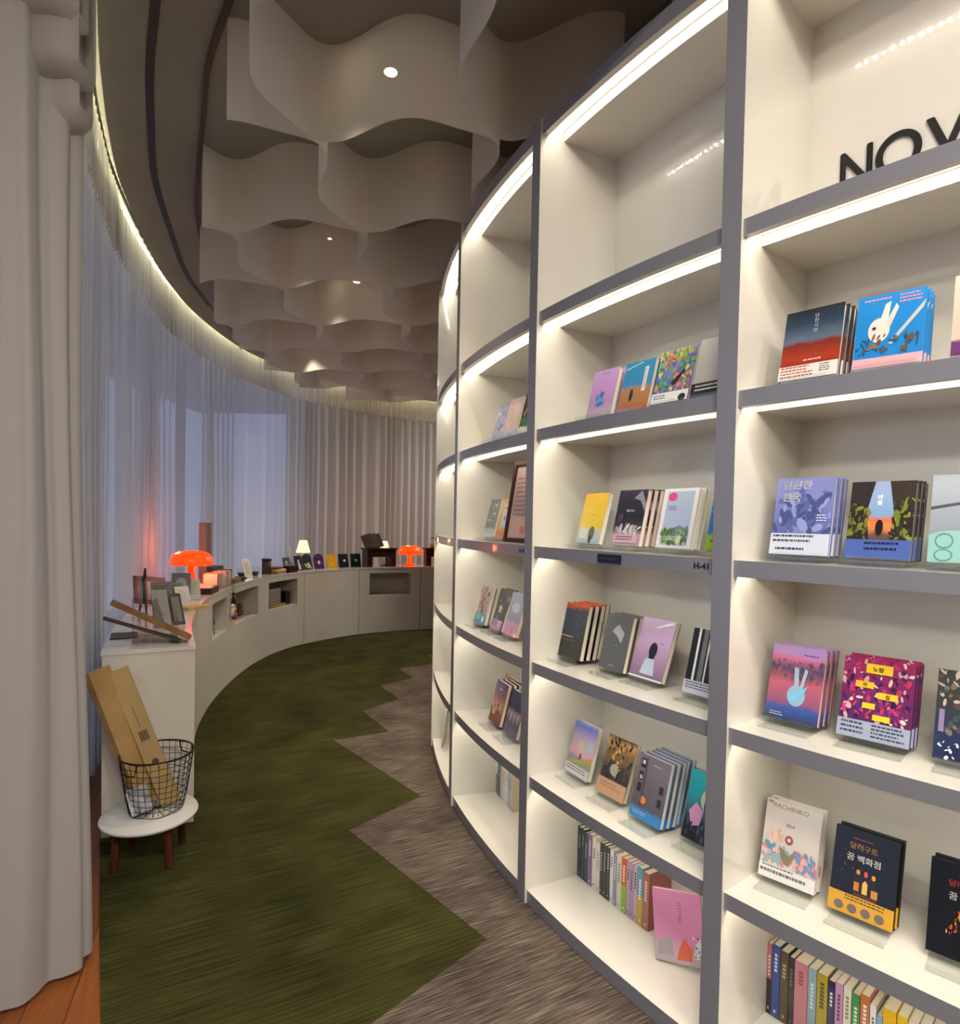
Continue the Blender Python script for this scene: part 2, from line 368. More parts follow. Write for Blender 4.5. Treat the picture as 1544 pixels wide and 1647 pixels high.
b.grid(rows, near_fabric); b.build('curtain_panel', nc)
# looped heading: folded bands of cloth stacked over one another
def loop_band(x0, x1, y0, z0, z1, d, tilt, seed):
    rnd = random.Random(seed); b = MB(); prof = []
    for k in range(13):
        a = PI*k/12; prof.append((d*math.cos(a), -.07*math.sin(a)))
    pts = [(d, z1-z0)]+prof+[(-d, z1-z0)]
    rows = []
    for i in range(17):
        f = i/16; x = x0+(x1-x0)*f; e = math.sin(PI*min(1, max(0, f)))**.25
        rows.append([Vector((x, y0+p[0]*(.5+.5*e)+tilt*(x-x0)*.6+.006*math.sin(f*9+seed), z0+.07+p[1]*e+(0 if p[1] < 0 else p[1])-.10*(x-x0)*tilt*4+.008*math.sin(f*6+seed))) for p in pts])
    b.grid(rows, near_fabric)
    return b
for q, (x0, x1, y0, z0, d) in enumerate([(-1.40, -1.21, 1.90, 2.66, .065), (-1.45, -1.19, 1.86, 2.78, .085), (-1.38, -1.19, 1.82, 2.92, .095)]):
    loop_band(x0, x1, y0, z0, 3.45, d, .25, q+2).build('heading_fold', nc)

# ---------------------------------------------------------------- hanging fabric under the ceiling
N0 = Vector((-.70, 2.45)); E1 = Vector((.729, -.031)); E2 = Vector((.047, .77))
def trim_x(y):
    best = None
    for a, c in zip(trimP.p, trimP.p[1:]):
        if (a.y-y)*(c.y-y) <= 0 and abs(c.y-a.y) > 1e-6: 
            x = a.x+(c.x-a.x)*(y-a.y)/(c.y-a.y); return x
    return None
def right_x(y):
    d = (BR-.30)**2-(y-BY)**2
    return BX-math.sqrt(d) if d > 0 else 3
ordn = ['nearest', 'second', 'third', 'fourth', 'fifth', 'sixth', 'seventh', 'eighth', 'ninth', 'tenth', 'eleventh', 'twelfth', 'thirteenth']
def cloth_strip(P, label, grp):
    b = MB(); rows = [[Vector((p.x, p.y, SHB)) for p in P], [Vector((p.x, p.y, (SHB+CEIL)/2)) for p in P], [Vector((p.x, p.y, CEIL-.001)) for p in P]]
    b.grid(rows, ceil_fabric)
    b.tube(rows[0][::2], .0016, ceil_fabric, 4, caps=False)
    o = b.build('ceiling_drape'); tag(o, label, 'fabric drape', grp)
def row_pt(i, j, u):
    p = N0+E1*(i+u)+E2*j; return p+E2.normalized()*(.088*math.cos(2*PI*(u-.13)))
def col_pt(i, j, u):
    p = N0+E1*i+E2*(j+u); return p+E1.normalized()*(.082*math.cos(2*PI*(u-.17)))
runs = []
for d in range(-10, 7):              # each cloth steps across one cell, then along one cell, corner after corner
    P = []
    for j in range(-4, 9):
        i = j+d
        P += [row_pt(i, j, k/60) for k in range(60)]+[col_pt(i+1, j, k/60) for k in range(60)]
    n = len(P); wdw = 15
    Q = []
    for k in range(n):
        a, c = max(0, k-wdw), min(n, k+wdw+1); q = Vector((0, 0)); tw = 0
        for m_ in range(a, c): w_ = math.exp(-((m_-k)/8.)**2); q += P[m_]*w_; tw += w_
        Q.append(q/tw)
    cur = []
    for p in Q:
        tx = trim_x(p.y); ok = tx is not None and p.y < 8.3 and p.x >= tx+.005 and p.x <= right_x(p.y)
        if ok: cur.append(p)
        elif cur: runs.append(cur); cur = []
    if cur: runs.append(cur)
runs = sorted([r for r in runs if len(r) > 12], key=lambda r: r[0].y)
for q, r in enumerate(runs): cloth_strip(r, '%s stepped wavy white drape from the entrance, hung below the ceiling' % (ordn+['fourteenth', 'fifteenth', 'sixteenth', 'seventeenth', 'eighteenth', 'nineteenth', 'twentieth'])[q], 'stepped ceiling drapes')

# downlights
def downlight(x, y, label, e=SPOT_E, r=.035, cone=64):
    t = thing('downlight', label, 'ceiling light', (x, y, CEIL), 0, 'recessed ceiling downlights')
    b = MB(); b.lathe([(r*.9, -.002), (r*1.35, -.004), (r*1.4, 0)], mat('8a8880', .4, .5), 24); b.build('rim', t)
    b = MB(); b.poly([(r*.9*math.cos(2*PI*k/20), -r*.9*math.sin(2*PI*k/20), -.0015) for k in range(20)], emis('lamp_face', (1, .85, .6), 40)); b.build('lens', t)
    l = bpy.data.lights.new('downlight_beam', 'SPOT'); l.energy = e; l.color = (1, .82, .6); l.spot_size = math.radians(cone); l.spot_blend = .6; l.shadow_soft_size = .03
    lo = bpy.data.objects.new('beam', l); COL.objects.link(lo); lo.parent = t; lo.location = (0, 0, -.012)
    return t
for x, y, lb, e in [(-.365, 2.66, 'bright downlight glowing through the nearest drapes', 60), (-.98, 4.22, 'tiny dim downlight between drapes, left of the second bright one', 60),
                 (-.93, 4.97, 'second bright downlight further down the aisle', 70), (-1.54, 6.48, 'small far downlight near the curtain bend', 70)]:
    downlight(x, y, lb, e, .016 if 'tiny' in lb or 'small' in lb else .032)
for x, y in [(.1, -.6), (.9, -.5), (-1.6, -2.2), (2.2, -1.8)]:  # fill lights added behind the viewer to raise the ambient light
    l = bpy.data.lights.new('hall_fill', 'AREA'); l.shape = 'DISK'; l.size = .5; l.energy = ROOM_E; l.color = (1, .91, .80)
    lo = bpy.data.objects.new('hall_fill_light', l); COL.objects.link(lo); lo.location = (x, y, CEIL-.02); lo['kind'] = 'structure'

for x, y, e in [(1.3, 8.75, 62), (2.3, 9.2, 45)]:  # unseen fill lights added past the bend to brighten the far counter
    l = bpy.data.lights.new('aisle_fill', 'AREA'); l.shape = 'DISK'; l.size = .3; l.energy = e; l.color = (1, .91, .80)
    lo = bpy.data.objects.new('aisle_fill_light', l); COL.objects.link(lo); lo.location = (x, y, CEIL-.02); lo['kind'] = 'structure'
# ---------------------------------------------------------------- curved bookcase
NB = 16
def board_prof(zt, lip=.043):
    zb = zt-lip
    return [(0, zb), (0, zt), (.35, zt), (.35, zb), (.095, zb), (.095, zt-.012), (.022, zt-.012), (.022, zb)]
for i in range(-2, 4):
    a, c = th(i), th(i+1)         # unit between dividers i and i+1; it owns divider i+1
    nm = {-2: 'white curved bookcase unit beyond the right edge of the aisle', -1: 'nearest full bookcase unit, under the word NOVEL', 0: 'bookcase unit marked H-41', 1: 'third bookcase unit, holding the dark framed panel',
          2: 'narrow-looking bookcase unit at the left limb of the curve', 3: 'far bookcase unit curving away behind the limb', 4: 'last bookcase unit, hidden round the bend'}[i]
    t = thing('bookcase_unit', nm, 'bookcase', tuple(bp((a+c)/2, .18, 0)), 0, 'curved bookcase units')
    M = Matrix.Translation(-t.location)
    def put(mb, name, par=t):
        mb.v = [tuple(Vector(v)-t.location) for v in mb.v] if par is t or True else mb.v
        return mb.build(name, par, weld=(name != 'led_strip'))
    dw = .055/BR
    b = MB(); b.sweep(bframes(c, c+dw, 2), [(-.010, .0), (-.010, 2.975), (.35, 2.975), (.35, 0)], [grey_trim, white_shelf, white_shelf, white_shelf], caps=False)
    for tt, fl in ((c, 1), (c+dw, 0)):
        q = [bp(tt, -.010, 0), bp(tt, .018, 0), bp(tt, .018, 2.975), bp(tt, -.010, 2.975)]; q2 = [bp(tt, .018, 0), bp(tt, .35, 0), bp(tt, .35, 2.975), bp(tt, .018, 2.975)]
        if fl: q.reverse(); q2.reverse()
        b.poly(q, grey_trim if not fl else white_shelf); b.poly(q2, white_shelf)
    put(b, 'divider')
    if i == -2:
        b = MB(); b.box(-.35, 0, 0, .01, .05, 2.975, white_shelf, Matrix.Translation(bp(a, 0, 0)) @ Matrix.Rotation(-a+PI, 4, 'Z')); put(b, 'end_panel')
    b = MB(); b.sweep(bframes(a+dw, c, NB), [(.35, .02), (.35, 2.965), (.362, 2.965), (.362, .02)], white_shelf); put(b, 'back_panel')
    for k in range(0, 7):
        zt = 2.965 if k == 0 else SZ(k); lip = .05 if k == 0 else .043
        b = MB()
        if k == 6: b.sweep(bframes(a+dw, c, NB), [(0, .0), (0, zt), (.35, zt), (.35, 0)], [grey_trim, white_shelf, white_shelf, white_shelf])
        else: b.sweep(bframes(a+dw, c, NB), board_prof(zt, lip), [grey_trim, white_shelf, white_shelf, white_shelf, white_shelf, white_shelf, white_shelf, white_shelf])
        bd = put(b, 'shelf_board' if k else 'top_board')
        if k < 6 and i < 4:
            b = MB(); z = zt-.0135; n = NB; px = BR*(c-a-dw)/n
            for q in range(n):
                t0, t1 = a+dw+(c-a-dw)*q/n, a+dw+(c-a-dw)*(q+1)/n
                b.poly([bp(t0, .026, z), bp(t0, .091, z), bp(t1, .091, z), bp(t1, .026, z)], led)
            for q in range(int((c-a-dw)*BR/.027)):
                t0 = a+dw+(.008+q*.027)/BR; t1 = t0+.008/BR
                b.poly([bp(t0, .031, z-.0006), bp(t0, .041, z-.0006), bp(t1, .041, z-.0006), bp(t1, .031, z-.0006)], led_chip)
            b.v = [tuple(Vector(v)-t.location) for v in b.v]
            s_ = b.build('led_strip', bd)
    bpy.context.view_layer.update()

# ---------------------------------------------------------------- text as mesh
_txt = {}
def text_poly(s, res=3):
    if (s, res) in _txt: return _txt[(s, res)]
    cu = bpy.data.curves.new('t', 'FONT'); cu.body = s; cu.size = 1; cu.resolution_u = res
    o = bpy.data.objects.new('t', cu); COL.objects.link(o)
    dg = bpy.context.evaluated_depsgraph_get(); me = o.evaluated_get(dg).to_mesh()
    v = [(p.co.x, p.co.y) for p in me.vertices]; f = [tuple(p.vertices) for p in me.polygons]
    o.evaluated_get(dg).to_mesh_clear(); bpy.data.objects.remove(o); bpy.data.curves.remove(cu)
    if v:
        x0 = min(p[0] for p in v); x1 = max(p[0] for p in v); y0 = min(p[1] for p in v); y1 = max(p[1] for p in v)
    else: x0 = x1 = y0 = y1 = 0
    _txt[(s, res)] = (v, f, (x0, x1, y0, y1)); return _txt[(s, res)]
def add_text(b, s, P, m, hgt, center=True, bold=0, sx=1.):
    """P maps (x, z) in metres on the face to a point; the text box is hgt tall"""
    v, f, (x0, x1, y0, y1) = text_poly(s)
    if not v: return 0
    k = hgt/max(1e-6, y1-y0); cx = (x0+x1)/2 if center else x0
    for ox, oz in ([(0, 0)] if not bold else [(0, 0), (bold, 0), (-bold, 0), (0, bold)]):
        n = len(b.v); b.v += [tuple(P((p[0]-cx)*k*sx+ox, (p[1]-y0)*k+oz)) for p in v]; i = b.mid(m)
        for q in f: b.f.append(tuple(n+j for j in q)); b.mi.append(i); b.sm.append(False)
    return (x1-x0)*k*sx

# NOVEL lettering on the back panel, and labels on the shelf edges
t = thing('wall_lettering', 'large black capitals NOVEL on the back panel of the top shelf', 'sign', tuple(bp(th(0)-.09, .349, SZ(1)+.16)))
s0 = th(0)-.021
for ch, wd in zip('NOVEL', (.086, .110, .098, .078, .072)):
    b = MB(); v, f, bb = text_poly(ch, 10); hh = .108; gw = wd
    k = (gw-.010)/max(1e-6, bb[1]-bb[0])
    def Pm(x, z, dep): 
        tt = s0-x/(BR-.35); return bp(tt, .3485-dep, SZ(1)+.143+z)-t.location
    for ox, oz in ((.002, 0), (-.002, 0), (0, .002), (0, -.002)):
        n = len(b.v); b.v += [tuple(Pm((p[0]-bb[0])*k+ox, (p[1]-bb[2])*hh/(bb[3]-bb[2])+oz, .0043)) for p in v]
        for q in f: b.f.append(tuple(n+j for j in q)); b.mi.append(b.mid(black)); b.sm.append(False)
    nb0 = len(b.v)
    for dep in (0, .004):
        n = len(b.v); b.v += [tuple(Pm((p[0]-bb[0])*k, (p[1]-bb[2])*hh/(bb[3]-bb[2]), dep)) for p in v]
        for q in f: b.f.append(tuple(n+j for j in q)); b.mi.append(b.mid(black)); b.sm.append(False)
    ed = {}
    for q in f:
        for a_, c2 in zip(q, q[1:]+q[:1]): ed[tuple(sorted((a_, c2)))] = ed.get(tuple(sorted((a_, c2))), 0)+1
    nv = len(v)
    for (a_, c2), cnt in ed.items():
        if cnt == 1: b.f.append((nb0+a_, nb0+c2, nb0+c2+nv, nb0+a_+nv)); b.mi.append(0); b.sm.append(False)
    b.build('letter', t); s0 -= wd/(BR-.35)
def edge_label(tc, k, txt, hgt, m, label):
    o = bp(tc, -.001, SZ(k)-.032); b = MB()
    add_text(b, txt, lambda x, z: bp(tc-x/BR, -.0016, SZ(k)-.030+z)-o, m, hgt, bold=.0006)
    ob = b.build('shelf_number'); ob.location = o; tag(ob, label, 'shelf number', 'shelf numbers')
edge_label(-.6265, 3, 'H-41', .017, black, 'small black H-41 on the grey edge of the middle shelf')
edge_label(-.4415, 3, 'H-42', .017, black, 'small black shelf number on the third unit, right of the red glow')
o = bp(-.5515, -.002, SZ(3)-.022); b = MB()
b.sweep([lambda r, z, t_=-.541-.0225*k/4: bp(t_, r, z)-o for k in range(5)], [(-.001, SZ(3)-.036), (-.001, SZ(3)-.008), (-.004, SZ(3)-.008), (-.004, SZ(3)-.036)], mat('141b33', .4))
for q in range(9): b.box(-.001, 0, 0, .001, .004, .004, mat('3a4468', .5), Matrix.Translation(bp(-.5445-q*.0018, -.005, SZ(3)-.024)-o))
ob = b.build('shelf_sign'); ob.location = o; tag(ob, 'small dark navy name plate on the grey edge below the yellow book', 'sign')
# ---------------------------------------------------------------- white curved counter
CH = .855
units = [(0, 4.37, [(2.02, 2.52), (2.77, 3.43), (3.69, 4.26)], 'long near section of white counter with three square niches'),
         (4.37, 5.22, [], 'plain white counter section behind the row of picture cards'),
         (5.22, 6.08, [(5.37, 5.95)], 'far white counter section with one empty niche'),
         (6.08, front.L, [], 'white counter section disappearing behind the bookcase')]
for a, c, ni, lb in units:
    b = MB(); cur = a+.004
    def solid(x0, x1, z0, z1, o0=0, o1=.38): b.sweep(front.frames(x0, x1, .1), [(o0, z0), (o0, z1), (o1, z1), (o1, z0)], counter_white)
    for n0, n1 in ni:
        solid(cur, n0, .008, CH-.02); solid(n0, n1, .008, .49); solid(n0, n1, .78, CH-.02); solid(n0, n1, .49, .78, .33, .38); cur = n1
    solid(cur, c-.004, .008, CH-.02)
    o = b.build('counter_unit', weld=True); tag(o, lb, 'counter', 'sections of the curved counter')
b = MB(); b.sweep(front.frames(-0.0, front.L, .1), [(-.003, CH-.0195), (-.003, CH), (.385, CH), (.385, CH-.0195)], worktop_white)
o = b.build('worktop', weld=True); tag(o, 'glossy white top surface running along the whole curved counter', 'worktop')

def on_counter(s, off=.15, rz=0):
    p, n = front.at(s); q = front.pt(s, off, CH)
    # local x to the viewer's right when facing the counter from the aisle, y away from the aisle
    return q, math.atan2(n.y, n.x)-PI/2+rz
def cthing(name, label, cat, s, off=.15, rz=0, group=None):
    q, a = on_counter(s, off, rz); return thing(name, label, cat, tuple(q), a, group)

# orange mushroom lamps
def orange_mat(st):
    m, nt, N, L, bs = nmat('orange_shade'); bs.inputs['Base Color'].default_value = (.65, .03, .004, 1); bs.inputs['Roughness'].default_value = .35
    bs.inputs['Emission Color'].default_value = (1, .035, .001, 1); bs.inputs['Emission Strength'].default_value = st; return m
om, om2 = orange_mat(1.6), orange_mat(.9)
def mushroom(s, off, label, e):
    t = cthing('mushroom_lamp', label, 'lamp', s, off, group='orange mushroom lamps')
    b = MB(); b.lathe([(0, .275), (.05, .274), (.095, .268), (.13, .252), (.152, .225), (.162, .195), (.165, .165), (.155, .158), (.13, .165), (.06, .178), (0, .18)], om, 40); b.build('lamp_shade', t, weld=True)
    b = MB(); b.lathe([(0, .18), (.036, .178), (.030, .12), (.032, .07), (.045, .035), (.066, .012), (.07, .002), (0, .0)], om2, 32); b.build('lamp_base', t, weld=True)
    l = bpy.data.lights.new('bulb', 'POINT'); l.energy = e; l.color = (1, .16, .05); l.shadow_soft_size = .03
    lo = bpy.data.objects.new('bulb', l); COL.objects.link(lo); lo.parent = t; lo.location = (0, -.1, .13)
    l = bpy.data.lights.new('bulb', 'POINT'); l.energy = e; l.color = (1, .22, .08); l.shadow_soft_size = .03
    lo = bpy.data.objects.new('bulb', l); COL.objects.link(lo); lo.parent = t; lo.location = (.0, .13, .30)
    return t
t = mushroom(2.26, .22, 'nearer glowing orange mushroom lamp on a small wooden block', 1.6); t.location.z += .06
b = MB(); b.box(-.09, -.07, 0, .09, .07, .0595, kraft); o = b.build('wooden_block'); q, a = on_counter(2.26, .22); o.location = q; o.rotation_euler = (0, 0, a); tag(o, 'light wooden block under the nearer orange lamp', 'block')
mushroom(5.98, .17, 'farther glowing orange mushroom lamp between the two dark stands', 1.2)
# small cream shaded lamps
def shade_lamp(s, off, label, z=0, h=.28):
    t = cthing('table_lamp', label, 'lamp', s, off, group='small cream shaded lamps'); t.location.z += z
    b = MB(); b.lathe([(.045, h), (.085, h-.15), (.083, h-.15), (.043, h)], emis('cream_shade', (1, .68, .32), 1.6), 24); b.build('lamp_shade', t)
    b = MB(); b.lathe([(0, 0), (.05, 0), (.05, .012), (.008, .02), (.008, h-.03), (0, h-.03)], mat('8a6a3c', .4, .6), 16); b.build('lamp_stem', t)
    l = bpy.data.lights.new('bulb', 'POINT'); l.energy = 1.8; l.color = (1, .62, .3); l.shadow_soft_size = .03
    lo = bpy.data.objects.new('bulb', l); COL.objects.link(lo); lo.parent = t; lo.location = (0, 0, h+.02)
shade_lamp(4.62, .31, 'small cream shaded lamp behind the black and navy cards', h=.35)
shade_lamp(5.68, .31, 'small cream shaded lamp behind the boards on the dark stand', h=.33)
b = MB(); b.lathe([(.004, .36), (.06, .08), (.058, .08), (.003, .355)], sheer('white_paper', (.9, .9, .92), .1, .5), 20); o = b.build('paper_cone'); q, a = on_counter(4.42, .31); o.location = q; o.location.z -= .08; tag(o, 'white paper cone standing left of the small cream lamp', 'ornament')

# standing cards ----------------------------------------------------------------
def ell(cu, cv, ru, rv, n=20, rot=0, a0=0, a1=2*PI):
    return [(cu+ru*math.cos(a0+(a1-a0)*k/n)*math.cos(rot)-rv*math.sin(a0+(a1-a0)*k/n)*math.sin(rot), cv+ru*math.cos(a0+(a1-a0)*k/n)*math.sin(rot)+rv*math.sin(a0+(a1-a0)*k/n)*math.cos(rot)) for k in range(n)]
def cov(c): return mat(c, .3, coat=.6)
def clip01(pts):
    for ax_, lim, sg in ((0, 0, 1), (0, 1, -1), (1, 0, 1), (1, 1, -1)):
        out = []
        for p, q in zip(pts, pts[1:]+pts[:1]):
            a, c = (p[ax_]-lim)*sg, (q[ax_]-lim)*sg
            if a >= 0: out.append(p)
            if (a >= 0) != (c >= 0):
                f = a/(a-c); out.append((p[0]+(q[0]-p[0])*f, p[1]+(q[1]-p[1])*f))
        pts = out
        if not pts: return []
    return pts
def paint(b, layers, P, w, h):
    """flat printed shapes on a face: P(x, z, depth)"""
    d = .00025
    for L_ in layers:
        k = L_[0]
        if k == 'r': _, u0, v0, u1, v1, c = L_; pts = [(u0, v0), (u1, v0), (u1, v1), (u0, v1)]
        elif k == 'e': pts = ell(*L_[1:5]); c = L_[5]
        elif k == 'p': pts, c = L_[1], L_[2]
        elif k == 's':
            _, n, sd, (u0, v0, u1, v1), sz, cs = L_; rnd = random.Random(sd)
            for _i in range(n):
                cu, cv_ = rnd.uniform(u0, u1), rnd.uniform(v0, v1); r1 = sz*rnd.uniform(.4, 1.2); r2 = r1*rnd.uniform(.3, 1)*w/h
                pp = ell(cu, cv_, r1, r2, 7, rnd.uniform(0, 3))
                pp = [(min(max(x, 0), 1), min(max(y, 0), 1)) for x, y in pp]
                b.poly([P((u-.5)*w, v*h, d) for u, v in pp], cov(rnd.choice(cs))); d += .000012
            d += .0001; continue
        elif k == 't':   # text, u centre, v bottom, height fraction, colour, vertical?, bold
            s_, u, v, hh, c = L_[1:6]; vert = len(L_) > 6 and L_[6]
            if vert:
                for q, ch in enumerate(s_): add_text(b, ch, lambda x, z, q=q: P((u-.5)*w+x, v*h-q*hh*h*1.25+z, d), cov(c), hh*h, bold=hh*h*.03)
            else: add_text(b, s_, lambda x, z: P((u-.5)*w+x, v*h+z, d), cov(c), hh*h, bold=hh*h*.03)
            d += .0002; continue
        elif k == 'l':   # faint lines of small print
            _, u0, u1, v0, v1, n, c = L_; rnd = random.Random(int(v0*1e4)+n)
            for q in range(n):
                v = v1-(v1-v0)*(q+.5)/n; x = u0; e = u1-(u1-u0)*rnd.uniform(0, .3)
                while x < e:
                    x2 = min(e, x+rnd.uniform(.02, .07)); hh = (v1-v0)/n*.42
                    b.poly([P((x-.5)*w, v*h, d), P((x2-.5)*w, v*h, d), P((x2-.5)*w, (v+hh)*h, d), P((x-.5)*w, (v+hh)*h, d)], cov(c)); x = x2+.012
            d += .0001; continue
        pts = clip01(pts)
        if len(pts) > 2: b.poly([P((u-.5)*w, v*h, d) for u, v in pts], cov(c)); d += .0002
def ramp_mat(stops):
    k = ('ramp', str(stops))
    if k in _mats: return _mats[k]
    m, nt, N, L, bs = nmat('printed_cover'); uv = N.new('ShaderNodeUVMap'); sx = N.new('ShaderNodeSeparateXYZ'); cr = N.new('ShaderNodeValToRGB')
    L.new(uv.outputs[0], sx.inputs[0]); nz = N.new('ShaderNodeTexNoise'); nz.inputs['Scale'].default_value = 5
    mp = N.new('ShaderNodeMapping'); mp.inputs['Scale'].default_value = (1, 2.5, 1); L.new(uv.outputs[0], mp.inputs[0]); L.new(mp.outputs[0], nz.inputs[0])
    ma = N.new('ShaderNodeMath'); ma.operation = 'MULTIPLY_ADD'; ma.inputs[1].default_value = .12; L.new(nz.outputs[0], ma.inputs[0]); L.new(sx.outputs[1], ma.inputs[2])
    su = N.new('ShaderNodeMath'); su.operation = 'SUBTRACT'; su.inputs[1].default_value = .06; L.new(ma.outputs[0], su.inputs[0]); L.new(su.outputs[0], cr.inputs[0])
    e = cr.color_ramp.elements
    e[0].position, e[0].color = stops[0][0], lin(stops[0][1]); e[1].position, e[1].color = stops[-1][0], lin(stops[-1][1])
    for p, c in stops[1:-1]: k2 = e.new(p); k2.color = lin(c)
    L.new(cr.outputs[0], bs.inputs['Base Color']); bs.inputs['Roughness'].default_value = .3; bs.inputs['Coat Weight'].default_value = .6; bs.inputs['Coat Roughness'].default_value = .06
    _mats[k] = m; return m
def card(label, s, off, w, h, base, layers, arch=False, group='picture cards standing on the counter', rz=0, tilt=.22, name='picture_card', cat='card', z=0, thick=.006):
    q, a = on_counter(s, off, rz); b = MB()
    pts = [(0, 0), (1, 0), (1, 1), (0, 1)] if not arch else [(0, 0), (1, 0), (1, .72)]+[(.5+.5*math.cos(PI*k/10), .72+.28*math.sin(PI*k/10)) for k in range(1, 10)]+[(0, .72)]
    bm_ = cov(base)
    F = [((u-.5)*w, 0, v*h) for u, v in pts]; K = [((u-.5)*w, thick, v*h) for u, v in pts]
    b.poly(F, bm_); b.poly(K[::-1], bm_)
    for k in range(len(F)): k2 = (k+1) % len(F); b.poly([F[k], K[k], K[k2], F[k2]], bm_)
    paint(b, layers, lambda x, z, d: Vector((x, -d, z)), w, h)
    o = b.build(name); o.location = q; o.location.z += z+.001+thick*math.sin(tilt); o.rotation_euler = (-tilt, 0, a); tag(o, label, cat, group); return o
card('small grey card with a pale oval portrait, leftmost of the picture cards', 4.27, .16, .105, .16, '3c4246', [('e', .5, .5, .22, .27, 'b9c0c2'), ('e', .5, .5, .1, .16, '565c60')])
card('black card with a white figure, second of the picture cards', 4.41, .13, .11, .175, '0d0e10', [('e', .55, .62, .13, .12, 'd8d8d8'), ('p', [(.5, .05), (.85, .08), (.75, .5), (.45, .5)], 'cfcfd4')])
card('arched navy card with small cream figures at its foot', 4.56, .15, .15, .19, '1b2032', [('r', .06, .03, .94, .4, '3e4a2e'), ('s', 14, 3, (.2, .08, .85, .38), .1, ['e8dfb0', 'd8cc90', 'f0ead0'])], arch=True)
card('arched purple card with a small pink emblem', 4.74, .15, .15, .19, '4b2050', [('r', .1, .62, .9, .72, '2a1018'), ('e', .5, .42, .16, .13, 'd49ac0'), ('e', .5, .42, .08, .06, 'f0e0f0')], arch=True)
card('bright yellow card beside the arched purple one', 4.93, .15, .145, .18, 'e8a90c', [('e', .55, .5, .22, .28, 'f3c53a'), ('e', .55, .5, .12, .17, 'd69608')])
card('black card with a small white star, right of the yellow card', 5.10, .15, .145, .175, '14161a', [('e', .6, .5, .13, .1, 'd8dde0')])
card('dark green card with a white heart, rightmost of the picture cards', 5.26, .15, .145, .175, '0c3a2c', [('e', .55, .5, .14, .09, 'cfe0d8'), ('e', .45, .55, .07, .05, 'cfe0d8')])
# dark stands with boards and jar
def dark_stand(s, w, label):
    t = cthing('display_stand', label, 'stand', s, .17, group='dark wooden display stands')
    b = MB(); b.box(-w/2, -.1, .13, w/2, .1, .235, walnut); b.box(-w/2-.02, -.11, .225, w/2+.02, .11, .245, walnut); b.build('stand_top', t)
    for x0, x1 in ((-w/2, -w/2+.07), (w/2-.07, w/2)):
        b = MB(); b.box(x0, -.1, 0, x1, .1, .1295, walnut); b.build('leg', t)
    return t
t = dark_stand(5.57, .40, 'left dark wooden stand carrying leaning boards'); dark_stand(6.32, .30, 'right dark wooden stand carrying a glass jar')
for q, (dx, c, nm) in enumerate([(-.12, '4a3a30', 'left'), (-.06, '59483a', 'middle'), (0.0, '3f332c', 'right')]):
    q0, a = on_counter(5.57, .17); b = MB(); b.box(-.075, 0, 0, .075, .008, .19, noise_mat('board_%d' % q, c, '6a5a4c', 20, rough=.6)); b.box(-.06, -.001, .02, .06, -.0002, .17, mat(c, .6))
    o = b.build('leaning_board'); o.location = q0+Vector((math.cos(a)*dx, math.sin(a)*dx, .250)); o.rotation_euler = (-.35, -.28, a); tag(o, '%s dark brown board leaning on the left wooden stand' % nm, 'board', 'boards on the stand')
t = cthing('glass_jar', 'clear glass jar with brown contents on the right dark stand', 'jar', 6.29, .17); t.location.z += .2455
b = MB(); b.lathe([(0, 0), (.06, 0), (.06, .10), (.045, .12), (.045, .13)], acrylic, 20); b.build('jar_body', t); b = MB(); b.lathe([(0, .004), (.054, .004), (.054, .06), (0, .065)], mat('b89a70', .8), 20); b.build('contents', t)
b = MB(); b.lathe([(0, .145), (.047, .145), (.047, .1305), (0, .1305)], mat('6a6a60', .4, .8), 20); b.build('lid', t)
# brown box, wooden books, cup, dishes, cream card
def boxthing(name, label, cat, s, off, w, d, h, m, rz=0, z=0, group=None, edge=None):
    q, a = on_counter(s, off, rz); b = MB(); b.box(-w/2, -d/2, 0, w/2, d/2, h, m)
    if edge: b.box(-w/2+.004, -d/2-.0008, .003, w/2-.004, -d/2-.0001, h-.003, edge)
    o = b.build(name); o.location = q; o.location.z += z+.0005; o.rotation_euler = (0, 0, a); tag(o, label, cat, group); return o
boxthing('wooden_box', 'dark brown box under the first small picture cards', 'box', 4.20, .05, .15, .08, .075, walnut)
boxthing('stacked_book', 'lowest tan book in the pile beside the brown box', 'book', 4.02, .10, .20, .14, .025, mat('a5763f', .6), .1, group='tan books in a pile')
boxthing('stacked_book', 'middle cream book in the pile beside the brown box', 'book', 4.02, .10, .17, .13, .022, mat('d8c9a4', .6), -.1, .026, group='tan books in a pile')
boxthing('stacked_book', 'topmost brown book in the pile beside the brown box', 'book', 4.02, .11, .18, .12, .02, mat('6a4a30', .6), .2, .049, group='tan books in a pile')
t = cthing('canister', 'tall dark brown canister with a lid left of the tan books', 'canister', 3.90, .15)
b = MB(); b.lathe([(0, 0), (.05, 0), (.05, .15), (0, .15)], noise_mat('dark_bamboo', '3a2c26', '54423a', 40, (6, 6, .3), rough=.5), 24); b.build('body', t); b = MB(); b.lathe([(.0, .151), (.054, .151), (.054, .168), (0, .17)], dark, 24); b.build('lid', t)
for q, (s_, off, r_) in enumerate([(3.72, .2, .07), (3.60, .24, .06)]):
    t = cthing('lidded_dish', ('right' if q == 0 else 'left')+' dark round dish with glass lid behind the cream card', 'dish', s_, off, group='dark dishes')
    b = MB(); b.lathe([(0, 0), (r_*.7, 0), (r_, .035), (r_*.95, .035), (r_*.65, .008), (0, .008)], dark, 24); b.build('bowl', t); b = MB(); b.lathe([(r_*.94, .036), (r_*.9, .085), (0, .09)], acrylic, 24); b.build('lid', t)
